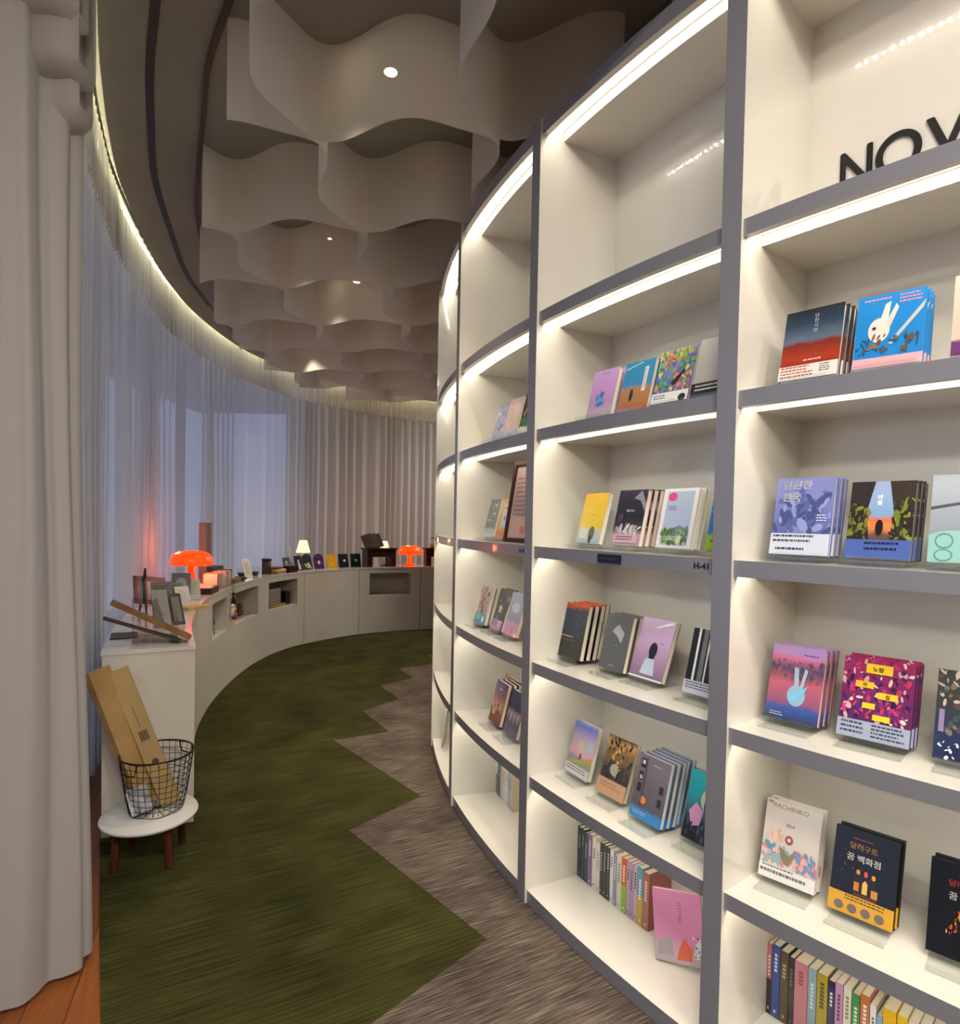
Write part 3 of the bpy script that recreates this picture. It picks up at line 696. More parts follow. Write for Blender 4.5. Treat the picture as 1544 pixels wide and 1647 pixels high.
card('cream framed card leaning at the counter edge left of the dark dishes', 3.40, .08, .11, .20, 'e9e3d3', [('r', .1, .06, .9, .94, 'd9d2c0'), ('l', .2, .8, .2, .8, 9, '8d887c')], rz=-.3, group=None, name='framed_card', tilt=.3)
for q, (s_, rz) in enumerate([(3.16, .3), (3.20, .5)]):
    boxthing('black_notebook', ('lower' if q == 0 else 'upper')+' black notebook lying left of the cream framed card', 'notebook', s_, .09, .14, .1, .014, dark, rz, q*.016, 'black notebooks', mat('ddd8cc', .7))
boxthing('olive_box', 'flat olive and gold box between card boxes and notebooks', 'box', 2.97, .12, .2, .16, .035, noise_mat('olive_gold', '5a4a1c', '8a7434', 12, rough=.5))
# card boxes around the lamp: tray, clear boxes full of cards
t = cthing('card_tray', 'dark red-brown wooden tray with pale cards in front of the nearer orange lamp', 'tray', 2.16, .09)
b = MB()
for q in ((-.12, -.08, 0, .12, .08, .008), (-.12, -.08, .0081, .12, -.072, .05), (-.12, .072, .0081, .12, .08, .05), (-.12, -.0719, .0081, -.112, .0719, .05), (.112, -.0719, .0081, .12, .0719, .05)): b.box(*q, mat('3b1712', .4))
b.build('tray_body', t)
for q in range(3):
    b = MB(); b.box(-.10+q*.062, -.06, .0085, -.045+q*.062, .06, .052+.006*q, mat(['e8d8d0', 'f0e8e4', 'd8b8a8'][q], .7)); o = b.build('card_bundle'); q0, a = on_counter(2.16, .09); o.location = q0; o.rotation_euler = (0, 0, a); tag(o, ['left', 'middle', 'right'][q]+' bundle of pale cards in the dark red-brown tray', 'cards', 'card bundles in the tray')
for bx, (s_, off, lb) in enumerate([(2.45, .10, 'left'), (2.72, .10, 'right')]):
    t = cthing('card_box', lb+' clear box of upright greeting cards right of the nearer lamp', 'box', s_, off, group='clear boxes of cards')
    b = MB(); b.box(-.115, -.06, 0, .115, .06, .006, kraft); b.box(-.115, -.064, .0, .115, -.0601, .06, acrylic); b.box(-.115, .0601, .0, .115, .064, .06, acrylic); b.build('box_body', t)
    rnd = random.Random(bx+5); cs = ['f2e6dc', 'd9b8a0', '2a2622', 'e8d0c0', 'c88a6a', 'f5efe8', '8a7a6c', 'e0b090', 'f0d8c8', 'd2c2b2']
    for q in range(10):
        q0, a = on_counter(s_, off); b = MB(); b.box(-.010, -.055, 0, .0, .055, .125+rnd.uniform(-.015, .012), mat(cs[(q+bx*3) % 10], .6))
        o = b.build('greeting_card'); o.location = q0+Vector((math.cos(a), math.sin(a), 0))*(-.095+q*.021)+Vector((0, 0, .0065)); o.rotation_euler = (0, rnd.uniform(.02, .12), a)
        tag(o, '%s greeting card from the left in the %s clear box' % (ordn[q], lb), 'card', 'greeting cards in the clear boxes')
t = boxthing('grey_box', 'grey box with dark stripes behind the clear card boxes', 'box', 2.98, .27, .26, .1, .15, noise_mat('grey_stripes', '30343c', '6a6e76', 8, (1, 1, 9), rough=.5))
for q, (s_, lb) in enumerate([(2.78, 'left'), (2.90, 'right')]):
    boxthing('tall_box', lb+' tall slim pinkish brown box standing behind the nearer lamp', 'box', s_, .29, .055, .055, .56, noise_mat('pink_brown_box', '96807a', 'b09a94', 3, (1, 1, .4), rough=.6), group='tall slim boxes')
# near end: acrylic holder with long brown album, leaflets, postcards
q0, a = on_counter(.26, .17)
t = thing('acrylic_holder', 'clear acrylic box holder at the near end of the counter', 'holder', tuple(q0), a)
b = MB()
for q in ((-.12, -.1, 0, .12, .1, .003), (-.12, -.1, .0031, -.117, .1, .15), (.117, -.1, .0031, .12, .1, .15), (-.1169, .097, .0031, .1169, .1, .21), (-.1169, -.1, .0031, .1169, -.097, .11)): b.box(*q, acrylic)
b.build('clear_box', t)
def plank(name, label, cat, p0, p1, w, th_, m, upv=(0, 0, 1), edge=None, group=None):
    """slab from p0 to p1, w wide, th_ thick"""
    p0, p1 = Vector(p0), Vector(p1); y = (p1-p0).normalized(); x = y.cross(Vector(upv)).normalized(); z = x.cross(y)
    M = Matrix((x, y, z)).transposed().to_4x4(); L_ = (p1-p0).length; b = MB(); b.box(-w/2, 0, -th_/2, w/2, L_, th_/2, m)
    if edge: b.box(-w/2+.004, -.0006, -th_/2+.002, w/2-.004, -.0001, th_/2-.002, edge)
    o = b.build(name); o.matrix_world = Matrix.Translation(p0) @ M
    if label: tag(o, label, cat, group)
    return o
tanb = noise_mat('tan_cover', '6d4c2a', '84603a', 14, rough=.6)
def lean(p0, p1): y = (Vector(p1)-Vector(p0)).normalized(); return tuple(Vector((-.46, .87, -.10)).cross(y))
e0_, e1_ = (-1.36, 2.985, CH+.020), (-1.655, 2.83, CH+.205)
plank('clipboard', 'upper long brown board leaning in the acrylic holder', 'board', e0_, e1_, .13, .024, tanb, lean(e0_, e1_), group='long brown boards', edge=mat('d8b880', .6))
e0_, e1_ = (-1.395, 2.955, CH+.009), (-1.675, 2.80, CH+.135)
plank('clipboard', 'lower long dark brown board leaning in the acrylic holder', 'board', e0_, e1_, .11, .012, mat('3a2414', .5), lean(e0_, e1_), group='long brown boards')
b = MB(); b.box(-.06, -.085, 0, .06, .085, .004, black); o = b.build('black_mat'); o.location = (-1.73, 3.07, CH+.0005); o.rotation_euler = (0, 0, .5); tag(o, 'small black mat lying left of the acrylic holder', 'mat')
# postcard rack
t = thing('postcard_rack', 'black easel rack of dark postcards near the curtain', 'rack', (-1.93, 3.62, CH), .9)
b = MB(); b.box(-.006, -.05, 0, .006, .05, .004, black); b.tube([(0, .05, .004), (0, -.03, .30)], .006, black, 6); b.tube([(0, -.05, .004), (0, -.03, .30)], .006, black, 6); b.build('easel', t)
b = MB(); b.box(-.085, -.115, .085, .085, -.11, .16, acrylic); b.box(-.085, -.115, .082, .085, -.02, .085, acrylic); b.build('tray', t)
for q, c in enumerate(['50545a', 'c23a38', '7a7e84', '2c2e33', '8e4a4a']):
    b = MB(); b.box(-.07+q*.012, -.004, 0, .05+q*.012, 0, .17, cov(c)); b.box(-.06+q*.012, -.0046, .03, .04+q*.012, -.0041, .14, cov(['8b8f94', 'e8b0a8', 'b0b4b8', '5c6066', 'd8a09c'][q]))
    o = b.build('postcard'); o.location = Vector((-1.93, 3.62, CH+.09))+Vector((math.cos(.9-PI/2), math.sin(.9-PI/2), 0))*(.045+.012*q)+Vector((0, 0, 0)); o.rotation_euler = (-.38, .12, .9); tag(o, '%s postcard in the black rack, counted from the back' % ordn[q], 'postcard', 'postcards in the black rack')
# leaflets
def leaf(label, x, y, w, h, rz, tilt, c, lay, name='leaflet', g='grey leaflets and cards at the near end'):
    b = MB(); b.box(-w/2, 0, 0, w/2, .004, h, cov(c)); paint(b, lay, lambda x_, z, d: Vector((x_, -d, z)), w, h)
    o = b.build(name); o.location = (x, y, CH+.004); o.rotation_euler = (-tilt, 0, rz); tag(o, label, 'leaflet', g)
leaf('tall grey curled leaflet behind the acrylic holder', -1.70, 3.42, .11, .25, .65, .42, '6f6d6a', [('r', .1, .1, .9, .6, '5f5c58'), ('l', .15, .85, .65, .9, 5, '3c3a38')])
leaf('white and grey leaflet in front of the tall curled one', -1.655, 3.33, .08, .22, .75, .5, '97948f', [('p', [(0, 0), (.6, 0), (.3, .8), (0, .7)], '6a6865')])
leaf('dark edged brochure right of the tall leaflet', -1.60, 3.40, .06, .19, .8, .5, '3b3a3c', [('r', .1, .1, .8, .9, '76716c')])
leaf('grey striped card with pale face further along', -1.92, 4.02, .10, .18, .6, .5, '75726f', [('r', .1, .1, .9, .5, 'a7a4a0'), ('l', .1, .9, .55, .9, 5, '3b3937')])
leaf('white card lying back beside the grey striped one', -1.86, 4.02, .09, .17, .7, .65, 'b6b3ab', [('l', .15, .85, .3, .8, 6, 'a39f97')])
leaf('dark photograph card behind the white ones', -2.08, 4.42, .13, .2, .35, .3, '4c5056', [('e', .5, .55, .3, .28, '8b9096')])
leaf('second white card leaning nearer the orange lamp', -2.0, 4.44, .11, .18, .5, .65, 'a9a69f', [('l', .15, .85, .2, .8, 7, '8a867e')])
b = MB(); b.box(-.08, -.05, 0, .08, .05, .02, mat('c9a86a', .7)); o = b.build('cream_booklet'); o.location = (-1.80, 4.02, CH+.0005); o.rotation_euler = (0, 0, 1.1); tag(o, 'flat tan booklet lying at the counter edge below the white cards', 'booklet')

# niche contents
def in_niche(s, off, z=.491): p = front.pt(s, off, z); _, n = front.at(s); return p, math.atan2(n.y, n.x)-PI/2
for q in range(6):
    p, a = in_niche(3.98-.02, .17); b = MB(); b.box(-.12, -.09, 0, .12, .09, .026, mat(['6f665a', '7d7468', '655c51', '8a8175', '70675c', 'a39a8c'][q], .7)); b.box(-.116, -.0905, .004, .116, -.0901, .022, mat('9b9284', .8))
    o = b.build('stacked_book'); o.location = p+Vector((0, 0, .03+q*.0275)); o.rotation_euler = (0, 0, a+.05*math.sin(q*3)); tag(o, '%s book from the bottom in the niche pile' % ordn[q].replace('nearest', 'first'), 'book', 'books in the third niche')
p, a = in_niche(3.98-.02, .15); b = MB(); b.box(-.17, -.12, 0, .14, .12, .028, kraft); o = b.build('wooden_board'); o.location = p; o.rotation_euler = (0, 0, a); tag(o, 'tan board under the book pile in the third niche', 'board')
p, a = in_niche(4.16, .10); b = MB(); b.box(-.04, -.05, 0, .04, .05, .15, black); o = b.build('black_box'); o.location = p; o.rotation_euler = (0, 0, a); tag(o, 'upright black box right of the book pile in the niche', 'box')
rnd = random.Random(4)
def blob(b, c, r, m, sq=(1, 1, 1)): b.grid([[(c[0]+r*sq[0]*math.sin(PI*i/8)*math.cos(2*PI*j/12), c[1]+r*sq[1]*math.sin(PI*i/8)*math.sin(2*PI*j/12), c[2]+r*sq[2]*math.cos(PI*i/8)) for j in range(12)] for i in range(9)], m, closed=True)
for q, (s_, c, lb) in enumerate([(3.12, 'b08a68', 'tan'), (3.28, '7a4e34', 'brown'), (3.0, '5a3a2a', 'dark brown')]):
    p, a = in_niche(s_, .13); t = thing('plush_toy', lb+' small plush toy sitting in the second niche', 'toy', tuple(p), a, 'plush toys in the niche'); mm = noise_mat('plush_'+lb, c, c, 60, rough=.95)
    b = MB(); blob(b, (0, 0, .04), .04, mm); b.build('body', t); b = MB(); blob(b, (0, -.005, .095), .03, mm); blob(b, (-.022, 0, .12), .011, mm); blob(b, (.022, 0, .12), .011, mm); b.build('head', t)
for q, (s_, z, c, c2, lb) in enumerate([(2.66, .56, 'c23a6a', 'e8c23a', 'pink doll charm with yellow hair'), (2.60, .60, 'e6e6ea', 'f0f0f0', 'white charm'), (2.63, .70, '1c1a1c', '2a2628', 'black charm')]):
    p = front.pt(s_, -.022, z); t = thing('hanging_charm', lb+' hanging on the counter front between two niches', 'charm', tuple(p), front.at(s_)[1].angle_signed(Vector((0, 1))) if False else 0, 'charms hanging on the counter')
    b = MB(); b.lathe([(0, 0), (.018, 0), (.016, .05), (.006, .075), (0, .075)], mat(c, .8), 12); b.build('body', t); b = MB(); blob(b, (0, 0, .09), .017, mat(c2, .8)); b.build('head', t)
    b = MB(); b.tube([(0, 0, .105), (0, 0, CH+.01-z), (-.03, .0, CH+.012-z)], .0015, dark, 5); b.build('cord', t)
for q, z in enumerate((.62, .54)):
    p = front.pt(2.06, -.004, z); b = MB(); b.tube([(0, 0, .05), (.004, -.01, .02), (.01, -.02, 0), (.014, -.022, .02)], .003, black, 6); o = b.build('wire_hook'); o.location = p; tag(o, ('upper' if q == 0 else 'lower')+' small black hook at the edge of the nearest niche', 'hook', 'small hooks')

# ---------------------------------------------------------------- stool and basket
sx, sy = -1.335, 2.572
t = thing('round_stool', 'low round white stool with four brown legs by the counter end', 'stool', (sx, sy, .0065), .2)
b = MB(); b.lathe([(0, .172), (.17, .172), (.187, .178), (.191, .186), (.188, .193), (0, .1935)], mat((.62, .61, .60), .45), 56); b.build('seat', t, weld=True)
for k in range(4):
    aa = PI/4+k*PI/2; b = MB(); b.tube([(.135*math.cos(aa), .135*math.sin(aa), .1715), (.15*math.cos(aa), .15*math.sin(aa), 0)], [.0165, .0145], brownleg, 14); b.build('leg', t)
bx, by, bz = -1.322, 2.645-.04, .2005
t = thing('wire_basket', 'black wire mesh basket standing on the round white stool', 'basket', (bx, by, bz), 0)
wire = mat((.015, .014, .014), .4, .6)
def rr(z): f = z/.245; return .105+.04*f**.8
b = MB()
for k in range(10):
    z = .004+k*.0265; b.tube([(rr(z)*math.cos(2*PI*j/40)+.0008*math.sin(j*3+k), rr(z)*math.sin(2*PI*j/40), z+.002*math.sin(j*.9+k)) for j in range(40)], .0014, wire, 5, closed=True)
b.build('hoop_wire', t)
b = MB()
for k in range(30):
    aa = 2*PI*k/30; pts = [(r_*math.cos(aa), r_*math.sin(aa), .004) for r_ in (.0, .05, .1)] if k % 2 == 0 else [(.09*math.cos(aa), .09*math.sin(aa), .004)]
    pts += [(rr(z)*math.cos(aa+.02*math.sin(k*5+z*20)), rr(z)*math.sin(aa+.02*math.sin(k*5+z*20)), z) for z in (.012, .06, .11, .16, .2, .245)]
    b.tube(pts, .0013, wire, 5)
b.build('upright_wire', t)
b = MB(); b.tube([(rr(.245)*math.cos(2*PI*j/48), rr(.245)*math.sin(2*PI*j/48), .247) for j in range(48)], .0035, wire, 8, closed=True); b.build('rim', t)
for sgn in (-1.9, 1.1):
    aa = sgn; b = MB(); r_ = .15; pts = []
    for k, (da, z) in enumerate([(-.28, .247), (-.26, .215), (-.2, .198), (0, .196), (.2, .198), (.26, .215), (.28, .247)]): pts.append((r_*math.cos(aa+da), r_*math.sin(aa+da), z))
    b.tube(pts, .0032, wire, 8); b.build('handle', t)
# kraft boxes leaning in the basket
def long_box(label, p0, p1, w, d, twist, m, marks=False, g='kraft boxes in the wire basket'):
    p0, p1 = Vector(p0), Vector(p1); zx = (p1-p0).normalized(); x = Vector((math.cos(twist), math.sin(twist), 0)); x = (x-zx*x.dot(zx)).normalized(); y = zx.cross(x)
    M = Matrix((x, y, zx)).transposed().to_4x4(); L_ = (p1-p0).length; b = MB(); b.box(-w/2, -d/2, 0, w/2, d/2, L_, m)
    ink = mat('4a3a28', .8)
    if marks:
        P = lambda u, v: Vector((u, -d/2-.0006, v))
        def q(u0, v0, u1, v1): b.poly([P(u0, v0), P(u1, v0), P(u1, v1), P(u0, v1)], ink)
        for k in range(4): q(-.016+k*.009, L_*.47, -.010+k*.009, L_*.47+.045)
        q(-.003, L_*.57, -.001, L_*.72)
        b.poly([P(.004+.014*math.cos(2*PI*k/20), L_*.31+.014*math.sin(2*PI*k/20)) for k in range(20)], ink)
        for k in range(2): q(.004+.004*k, L_*.25, .006+.004*k, L_*.27)
    o = b.build('kraft_box'); o.matrix_world = Matrix.Translation(p0) @ M; tag(o, label, 'cardboard box', g)
kz = bz+.012
long_box('longer kraft box with plain wide side leaning left in the basket', (-1.355, 2.60, kz+.01), (-1.585, 2.60, .80), .10, .04, 1.15, kraft)
long_box('kraft box with small printed marks, front one in the basket', (-1.272, 2.635, kz), (-1.522, 2.655, .79), .075, .03, .35, mat('a58a5c', .75), True)
b = MB(); b.box(-.04, -.05, 0, .04, .05, .10, noise_mat('silver_pack', '7c8088', 'c8ccd2', 30, rough=.25)); o = b.build('silver_packet'); o.location = (-1.355, 2.555, kz+.005); o.rotation_euler = (-.15, -.25, .5); tag(o, 'silver grey packet lying in the bottom of the wire basket', 'packet')
# ---------------------------------------------------------------- books
def face_rot(t_, yaw=0): return math.atan2(-math.cos(t_), -math.sin(t_))+yaw
def book_mesh(t, w, h, thick, base, layers, spine=None, pages=True):
    cm = ramp_mat(base) if isinstance(base, list) else cov(base); sp = cov(spine or (base[0][1] if isinstance(base, list) else base))
    b = MB(); e = .0015
    b.box(-w/2+e, e, .002, w/2-.003, thick-e, h-.002, paper); b.build('pages', t)
    b = MB(); b.box(-w/2, .0001, 0, w/2, e, h, sp); b.box(-w/2, thick-e, 0, w/2, thick, h, sp); b.box(-w/2, e, 0, -w/2+e, thick-e, h, sp)
    b.poly([(-w/2, 0, 0), (w/2, 0, 0), (w/2, 0, h), (-w/2, 0, h)], cm, [(0, 0), (1, 0), (1, 1), (0, 1)])
    paint(b, [l for l in layers if l[0] != 'band'], lambda x, z, d: Vector((x, -d, z)), w, h)
    o = b.build('cover', t)
    for l in layers:
        if l[0] == 'band':
            _, fv, c, sub = l; b = MB(); g = .0035
            b.box(-w/2-.0006, -g, 0, w/2+.0003, -g+.0004, h*fv, cov(c)); b.box(-w/2-.0010, -g, 0, -w/2-.0006, thick+.0006, h*fv, cov(c))
            paint(b, sub, lambda x, z, d: Vector((x, -g-d, z)), w, h*fv); b.build('paper_band', t)
    return o
def acrylic_stand(desc, pos, rz, w, tilt):
    b = MB(); T = .0022
    def sheet(P):
        for (y0, z0), (y1, z1) in zip(P, P[1:]):
            d = Vector((y1-y0, z1-z0)).normalized(); n = Vector((-d.y, d.x))*T
            A = [(-w/2, y0, z0), (w/2, y0, z0), (w/2, y1, z1), (-w/2, y1, z1)]; B_ = [(x, y+n.x, z+n.y) for x, y, z in A]
            b.poly(A, acrylic); b.poly(B_[::-1], acrylic)
            for k in range(4): b.poly([A[k], B_[k], B_[(k+1) % 4], A[(k+1) % 4]], acrylic)
    sn = math.sin(tilt)
    sheet([(-.055, .014), (-.055, .001), (.10, .001)]); sheet([(-.012, .024), (-.008, .008), (.035, .008-.035*sn*.2)]); sheet([(.036, .012), (.036+.13*sn, .012+.13*math.cos(tilt)), (.10, .004)])
    o = b.build('book_stand'); o.location = pos; o.rotation_euler = (0, 0, rz); tag(o, 'clear acrylic stand under the '+desc, 'book stand', 'clear acrylic book stands')
def book(desc, k, t_, rin, yaw, w, h, tilt, base, layers, n=1, thick=.019, spine=None, stand=True, lift=.018, where=''):
    z = SZ(k)+lift if stand else SZ(k)+.001+thick*math.sin(tilt)
    rz = face_rot(t_, yaw); pos = bp(t_, rin, z)
    t = thing('display_book', desc+where, 'book', tuple(pos), rz, 'books shown cover outwards'); t.rotation_euler = (-tilt, 0, rz)
    book_mesh(t, w, h, thick, base, layers, spine)
    if stand: acrylic_stand(desc.split(',')[0], bp(t_, rin, SZ(k)), rz, w*.92, tilt)
    KIDS[t.name] = [o for o in COL.objects if o.parent == t]
    bk = Vector((-math.sin(rz), math.cos(rz), 0)); sd = Vector((math.cos(rz), math.sin(rz), 0))
    for q in range(1, n):
        c = copy_tree(t); c.location = pos+bk*(thick+.0045)*q/math.cos(tilt)+sd*(.004+.003*((q*7) % 3-1)); c['label'] = '%s copy behind the %s' % ({1: 'first', 2: 'second', 3: 'third', 4: 'fourth', 5: 'fifth'}[q], desc.split(',')[0]); c['group'] = 'copies stacked behind the shown books'
    return t
K = 'f2efe6'
A = book
# second shelf from the top, unit with NOVEL
A('navy sky and red desert cover', 2, -.678, .066, .046, .134, .19, .24, [(0, '6e1a12'), (.3, 'a83a22'), (.5, '7a2a20'), (.56, '5a6a7e'), (.8, '24384c'), (1, '161e2a')], [('t', '단한사람', .55, .86, .055, 'e9ecf0', True), ('band', .2, 'e8e0d8', [('l', .03, .6, .1, .95, 4, 'b0503c'), ('l', .7, .9, .3, .9, 4, '555555')]), ('l', .4, .7, .24, .28, 1, 'e8d8d0')], n=4, spine='1c2430')
A('bright blue cover with white rabbit shape', 2, -.716, .062, .10, .132, .186, .28, '1580c8', [('r', 0, 0, 1, .13, 'e8a8b0'), ('l', .1, .5, .9, .95, 1, 'e88aa0'), ('l', .62, .96, .82, .96, 3, 'e88aa0'), ('e', .35, .5, .16, .17, 'd9d4cc'), ('p', [(.35, .6), (.42, .85), (.5, .88), (.47, .6)], 'd9d4cc'), ('p', [(.45, .6), (.58, .84), (.62, .78), (.5, .5)], 'cfc9c0'), ('p', [(.5, .3), (.95, .78), (1, .82), (.97, .72), (.55, .28)], 'b7bcc0'), ('s', 40, 5, (.05, .16, .95, .42), .05, ['3a5a6a', '6a4a3a', '2f4f70', '8a6a50']), ('e', .28, .53, .03, .02, '30343a')], n=3, spine='1a6fae')
A('beige and purple cover at the picture edge, upper shelf', 2, -.757, .07, .05, .135, .19, .26, [(0, '6a2a6a'), (.16, '6a2a6a'), (.2, 'cdb9a6'), (1, 'd8c8b8')], [('l', .2, .8, .55, .6, 1, '6a5a50')], n=2, spine='cdb9a6')
# third shelf
A('lavender blue reed cover with white Korean title', 3, -.673, .10, .06, .139, .206, .23, [(0, '4a5494'), (.5, '6a72b4'), (1, '8088c4')], [('s', 70, 8, (.02, .28, .98, .8), .11, ['56609c', '7a82b8', '454e86', '8d95c8']), ('t', '영원한', .36, .84, .115, 'ffffff'), ('t', '천국', .28, .68, .115, 'ffffff'), ('l', .75, .96, .42, .52, 3, 'd8d8e8'), ('band', .27, 'c9cfe0', [('l', .04, .9, .5, .95, 2, '39404e'), ('l', .1, .75, .1, .35, 1, '39404e')])], n=3, spine='5a64a4')
A('sunset road cover with dark figure and trees', 3, -.712, .105, .014, .132, .19, .24, [(0, '3a3a50'), (.3, '6a4a40'), (.42, 'e88a4a'), (.5, 'd86a3a'), (.56, '7aa0c8'), (1, '98a8d0')], [('p', [(0, .2), (.36, .2), (.28, .6), (.38, 1), (0, 1)], '2c2426'), ('p', [(1, .2), (.66, .2), (.7, .6), (.6, 1), (1, 1)], '342a24'), ('s', 60, 9, (0, .25, .3, .7), .06, ['5a6a2a', '3a3020', '7a7a30', '2a2420']), ('s', 60, 10, (.7, .25, 1, .75), .06, ['6a7a2a', '3a3020', '8a8a38', '2a2420']), ('e', .5, .4, .06, .1, '1a1418'), ('t', '엔젤', .47, .76, .06, 'f0f0f4', True), ('band', .24, '4a62a8', [('l', .3, .85, .3, .9, 2, '1a2040')])], n=3)
A('grey blue cover with teal hill and laurel seals', 3, -.750, .10, .03, .138, .20, .24, [(0, '8fb6b8'), (.3, '8a94a0'), (1, 'a8b0bc')], [('e', .3, .1, .5, .26, '8cc0b8'), ('e', .2, .24, .12, .09, '5a8a88'), ('e', .2, .24, .1, .07, '8cc0b8'), ('e', .2, .08, .12, .07, '5a8a88'), ('e', .2, .08, .1, .055, '8cc0b8'), ('p', [(0, .6), (1, .75), (1, .77), (0, .63)], '4a5058'), ('l', .5, .95, .05, .2, 3, '30383c')], n=2)
# fourth shelf
A('pink cover with blue rabbit figure on a lawn', 4, -.669, .125, .03, .132, .198, .27, [(0, '28324e'), (.18, '34509a'), (.24, '884a6a'), (.5, 'b45a6a'), (.7, '4a3a5a'), (.84, 'c86a90'), (.9, 'a888c8'), (1, 'b090c4')], [('s', 60, 12, (.02, .55, .98, .8), .05, ['3a3a58', '803a4a', '2e4a58', '9a4a5c']), ('e', .55, .35, .17, .14, '8ab0c8'), ('p', [(.5, .45), (.46, .72), (.54, .72), (.58, .5)], 'a0b8cc'), ('p', [(.6, .45), (.66, .72), (.72, .7), (.66, .46)], 'a0b8cc'), ('p', [(.4, .3), (.75, .5), (.7, .42), (.45, .25)], '6ac0f0'), ('l', .6, .95, .88, .91, 1, '5a4a70'), ('l', .1, .4, .04, .1, 2, 'b0b8d0')], n=3, spine='7a4a6a')
A('magenta flower cover with yellow title patches', 4, -.711, .135, .06, .148, .196, .30, [(0, '3a1c4a'), (.5, '6a1e5a'), (1, 'a01e58')], [('s', 170, 13, (.02, .22, .98, .98), .05, ['8a2a6a', 'd0a0a8', '401a5a', 'c0305a', 'e0c8c0', '5a2478', '2a1440', 'b83078']), ('r', .33, .82, .70, .94, 'e8c428'), ('r', .2, .63, .46, .71, 'e8c428'), ('r', .52, .52, .8, .60, 'e8c428'), ('r', .32, .38, .5, .45, 'e8c428'), ('r', .48, .25, .72, .32, 'e8c428'), ('t', '노랑', .5, .845, .06, '4a2a20'), ('t', '의', .33, .645, .05, '4a2a20'), ('t', '집', .66, .53, .05, '4a2a20'), ('band', .22, '9aa2b8', [('l', .05, .4, .15, .9, 3, '2a3040'), ('l', .48, .95, .1, .9, 4, '2a3040')])], n=4, thick=.014)
A('dark garden cover with pale blossoms at the picture edge', 4, -.754, .13, .03, .138, .2, .28, [(0, '141c40'), (.3, '1c2c50'), (.6, '2c3430'), (1, '3a3c34')], [('s', 120, 14, (.02, .3, .98, .98), .05, ['b0a890', '3a4a4a', '7a6a5a', 'c8b8a8', '2a3444', '5a3a40']), ('r', .4, .35, .9, .5, '3aa0b8'), ('r', .05, .3, .12, .55, '8a7aa0'), ('s', 14, 15, (.05, .02, .5, .2), .03, ['d0d8e8'])], n=1)
# fifth shelf
A('pale cream cover with butterfly and flowers', 5, -.668, .14, .12, .138, .203, .30, 'd6cfc8', [('l', .03, .12, .90, .985, 1, '8a847c'), ('t', 'PACHINKO', .45, .90, .06, '9a9288'), ('s', 26, 16, (.05, .5, .4, .62), .06, ['e0a890', 'e8c8b8', 'c8d0d0']), ('s', 60, 17, (.02, .2, .5, .42), .06, ['6a94b0', 'd88a7a', '8ab0b8', 'e8c0b0']), ('s', 60, 18, (.6, .2, .98, .42), .06, ['d87a8a', '5a9ac8', 'e8b0a8', '7a8ab0']), ('e', .48, .54, .07, .055, '9a3a4a'), ('e', .48, .54, .035, .027, 'e8c8b8'), ('p', [(.33, .44), (.5, .34), (.62, .44), (.6, .34), (.52, .22), (.44, .24), (.35, .34)], '8a7a58'), ('t', '파친코', .48, .70, .035, '5a564e'), ('r', 0, 0, 1, .17, 'dcd9d4'), ('l', .06, .8, .13, .165, 1, '4a4a48'), ('l', .03, .95, .03, .12, 1, '6a6a68')], n=2, spine='cfc8c0')
A('black night shop cover with golden windows and yellow band', 5, -.708, .135, .05, .136, .199, .28, '10100f', [('l', .3, .7, .88, .91, 1, 'b83a5a'), ('t', '달러구트', .47, .77, .075, 'b88a3a'), ('t', '꿈 백화점', .48, .63, .085, 'e8e4dc'), ('s', 16, 19, (.1, .3, .9, .9), .012, ['c8a050', '8a6a3a']), ('p', [(.35, .22), (.35, .5), (.42, .56), (.5, .5), (.62, .56), (.7, .5), (.76, .22)], '241a14'), ('e', .42, .52, .03, .03, 'e0953a'), ('e', .54, .52, .03, .035, 'd85a3a'), ('e', .66, .51, .03, .03, 'e8a040'), ('r', .37, .3, .45, .4, 'c87a2a'), ('p', [(.50, .29), (.50, .41), (.54, .45), (.58, .41), (.58, .29)], 'f0b850'), ('r', .64, .28, .74, .37, 'c8862e'), ('r', .38, .22, .73, .28, '4a2c18'), ('band', .235, 'cf9a1a', [('l', .25, .9, .65, .95, 2, '4a3a10'), ('e', .17, .35, .075, .22, '6a6458'), ('e', .38, .35, .075, .22, '6a6458'), ('e', .59, .35, .075, .22, '6a6458'), ('e', .80, .35, .075, .22, '6a6458')])], n=2, spine='15130f')
A('black second night shop cover with red-gold lights', 5, -.754, .135, .05, .138, .2, .28, '0c0c10', [('l', .38, .8, .86, .9, 1, 'd8d8d8'), ('t', '달러구트', .45, .75, .07, 'a03a28'), ('t', '꿈 백화점', .5, .61, .08, 'e8e4dc'), ('s', 70, 21, (.25, .25, .98, .5), .025, ['c86a2a', '8a3a1a', 'e89a4a', '5a2a14', 'b84a2a']), ('e', .42, .46, .025, .05, 'c8903a'), ('l', .45, .95, .2, .24, 1, '8a4a3a')], n=2, spine='0c0c10')

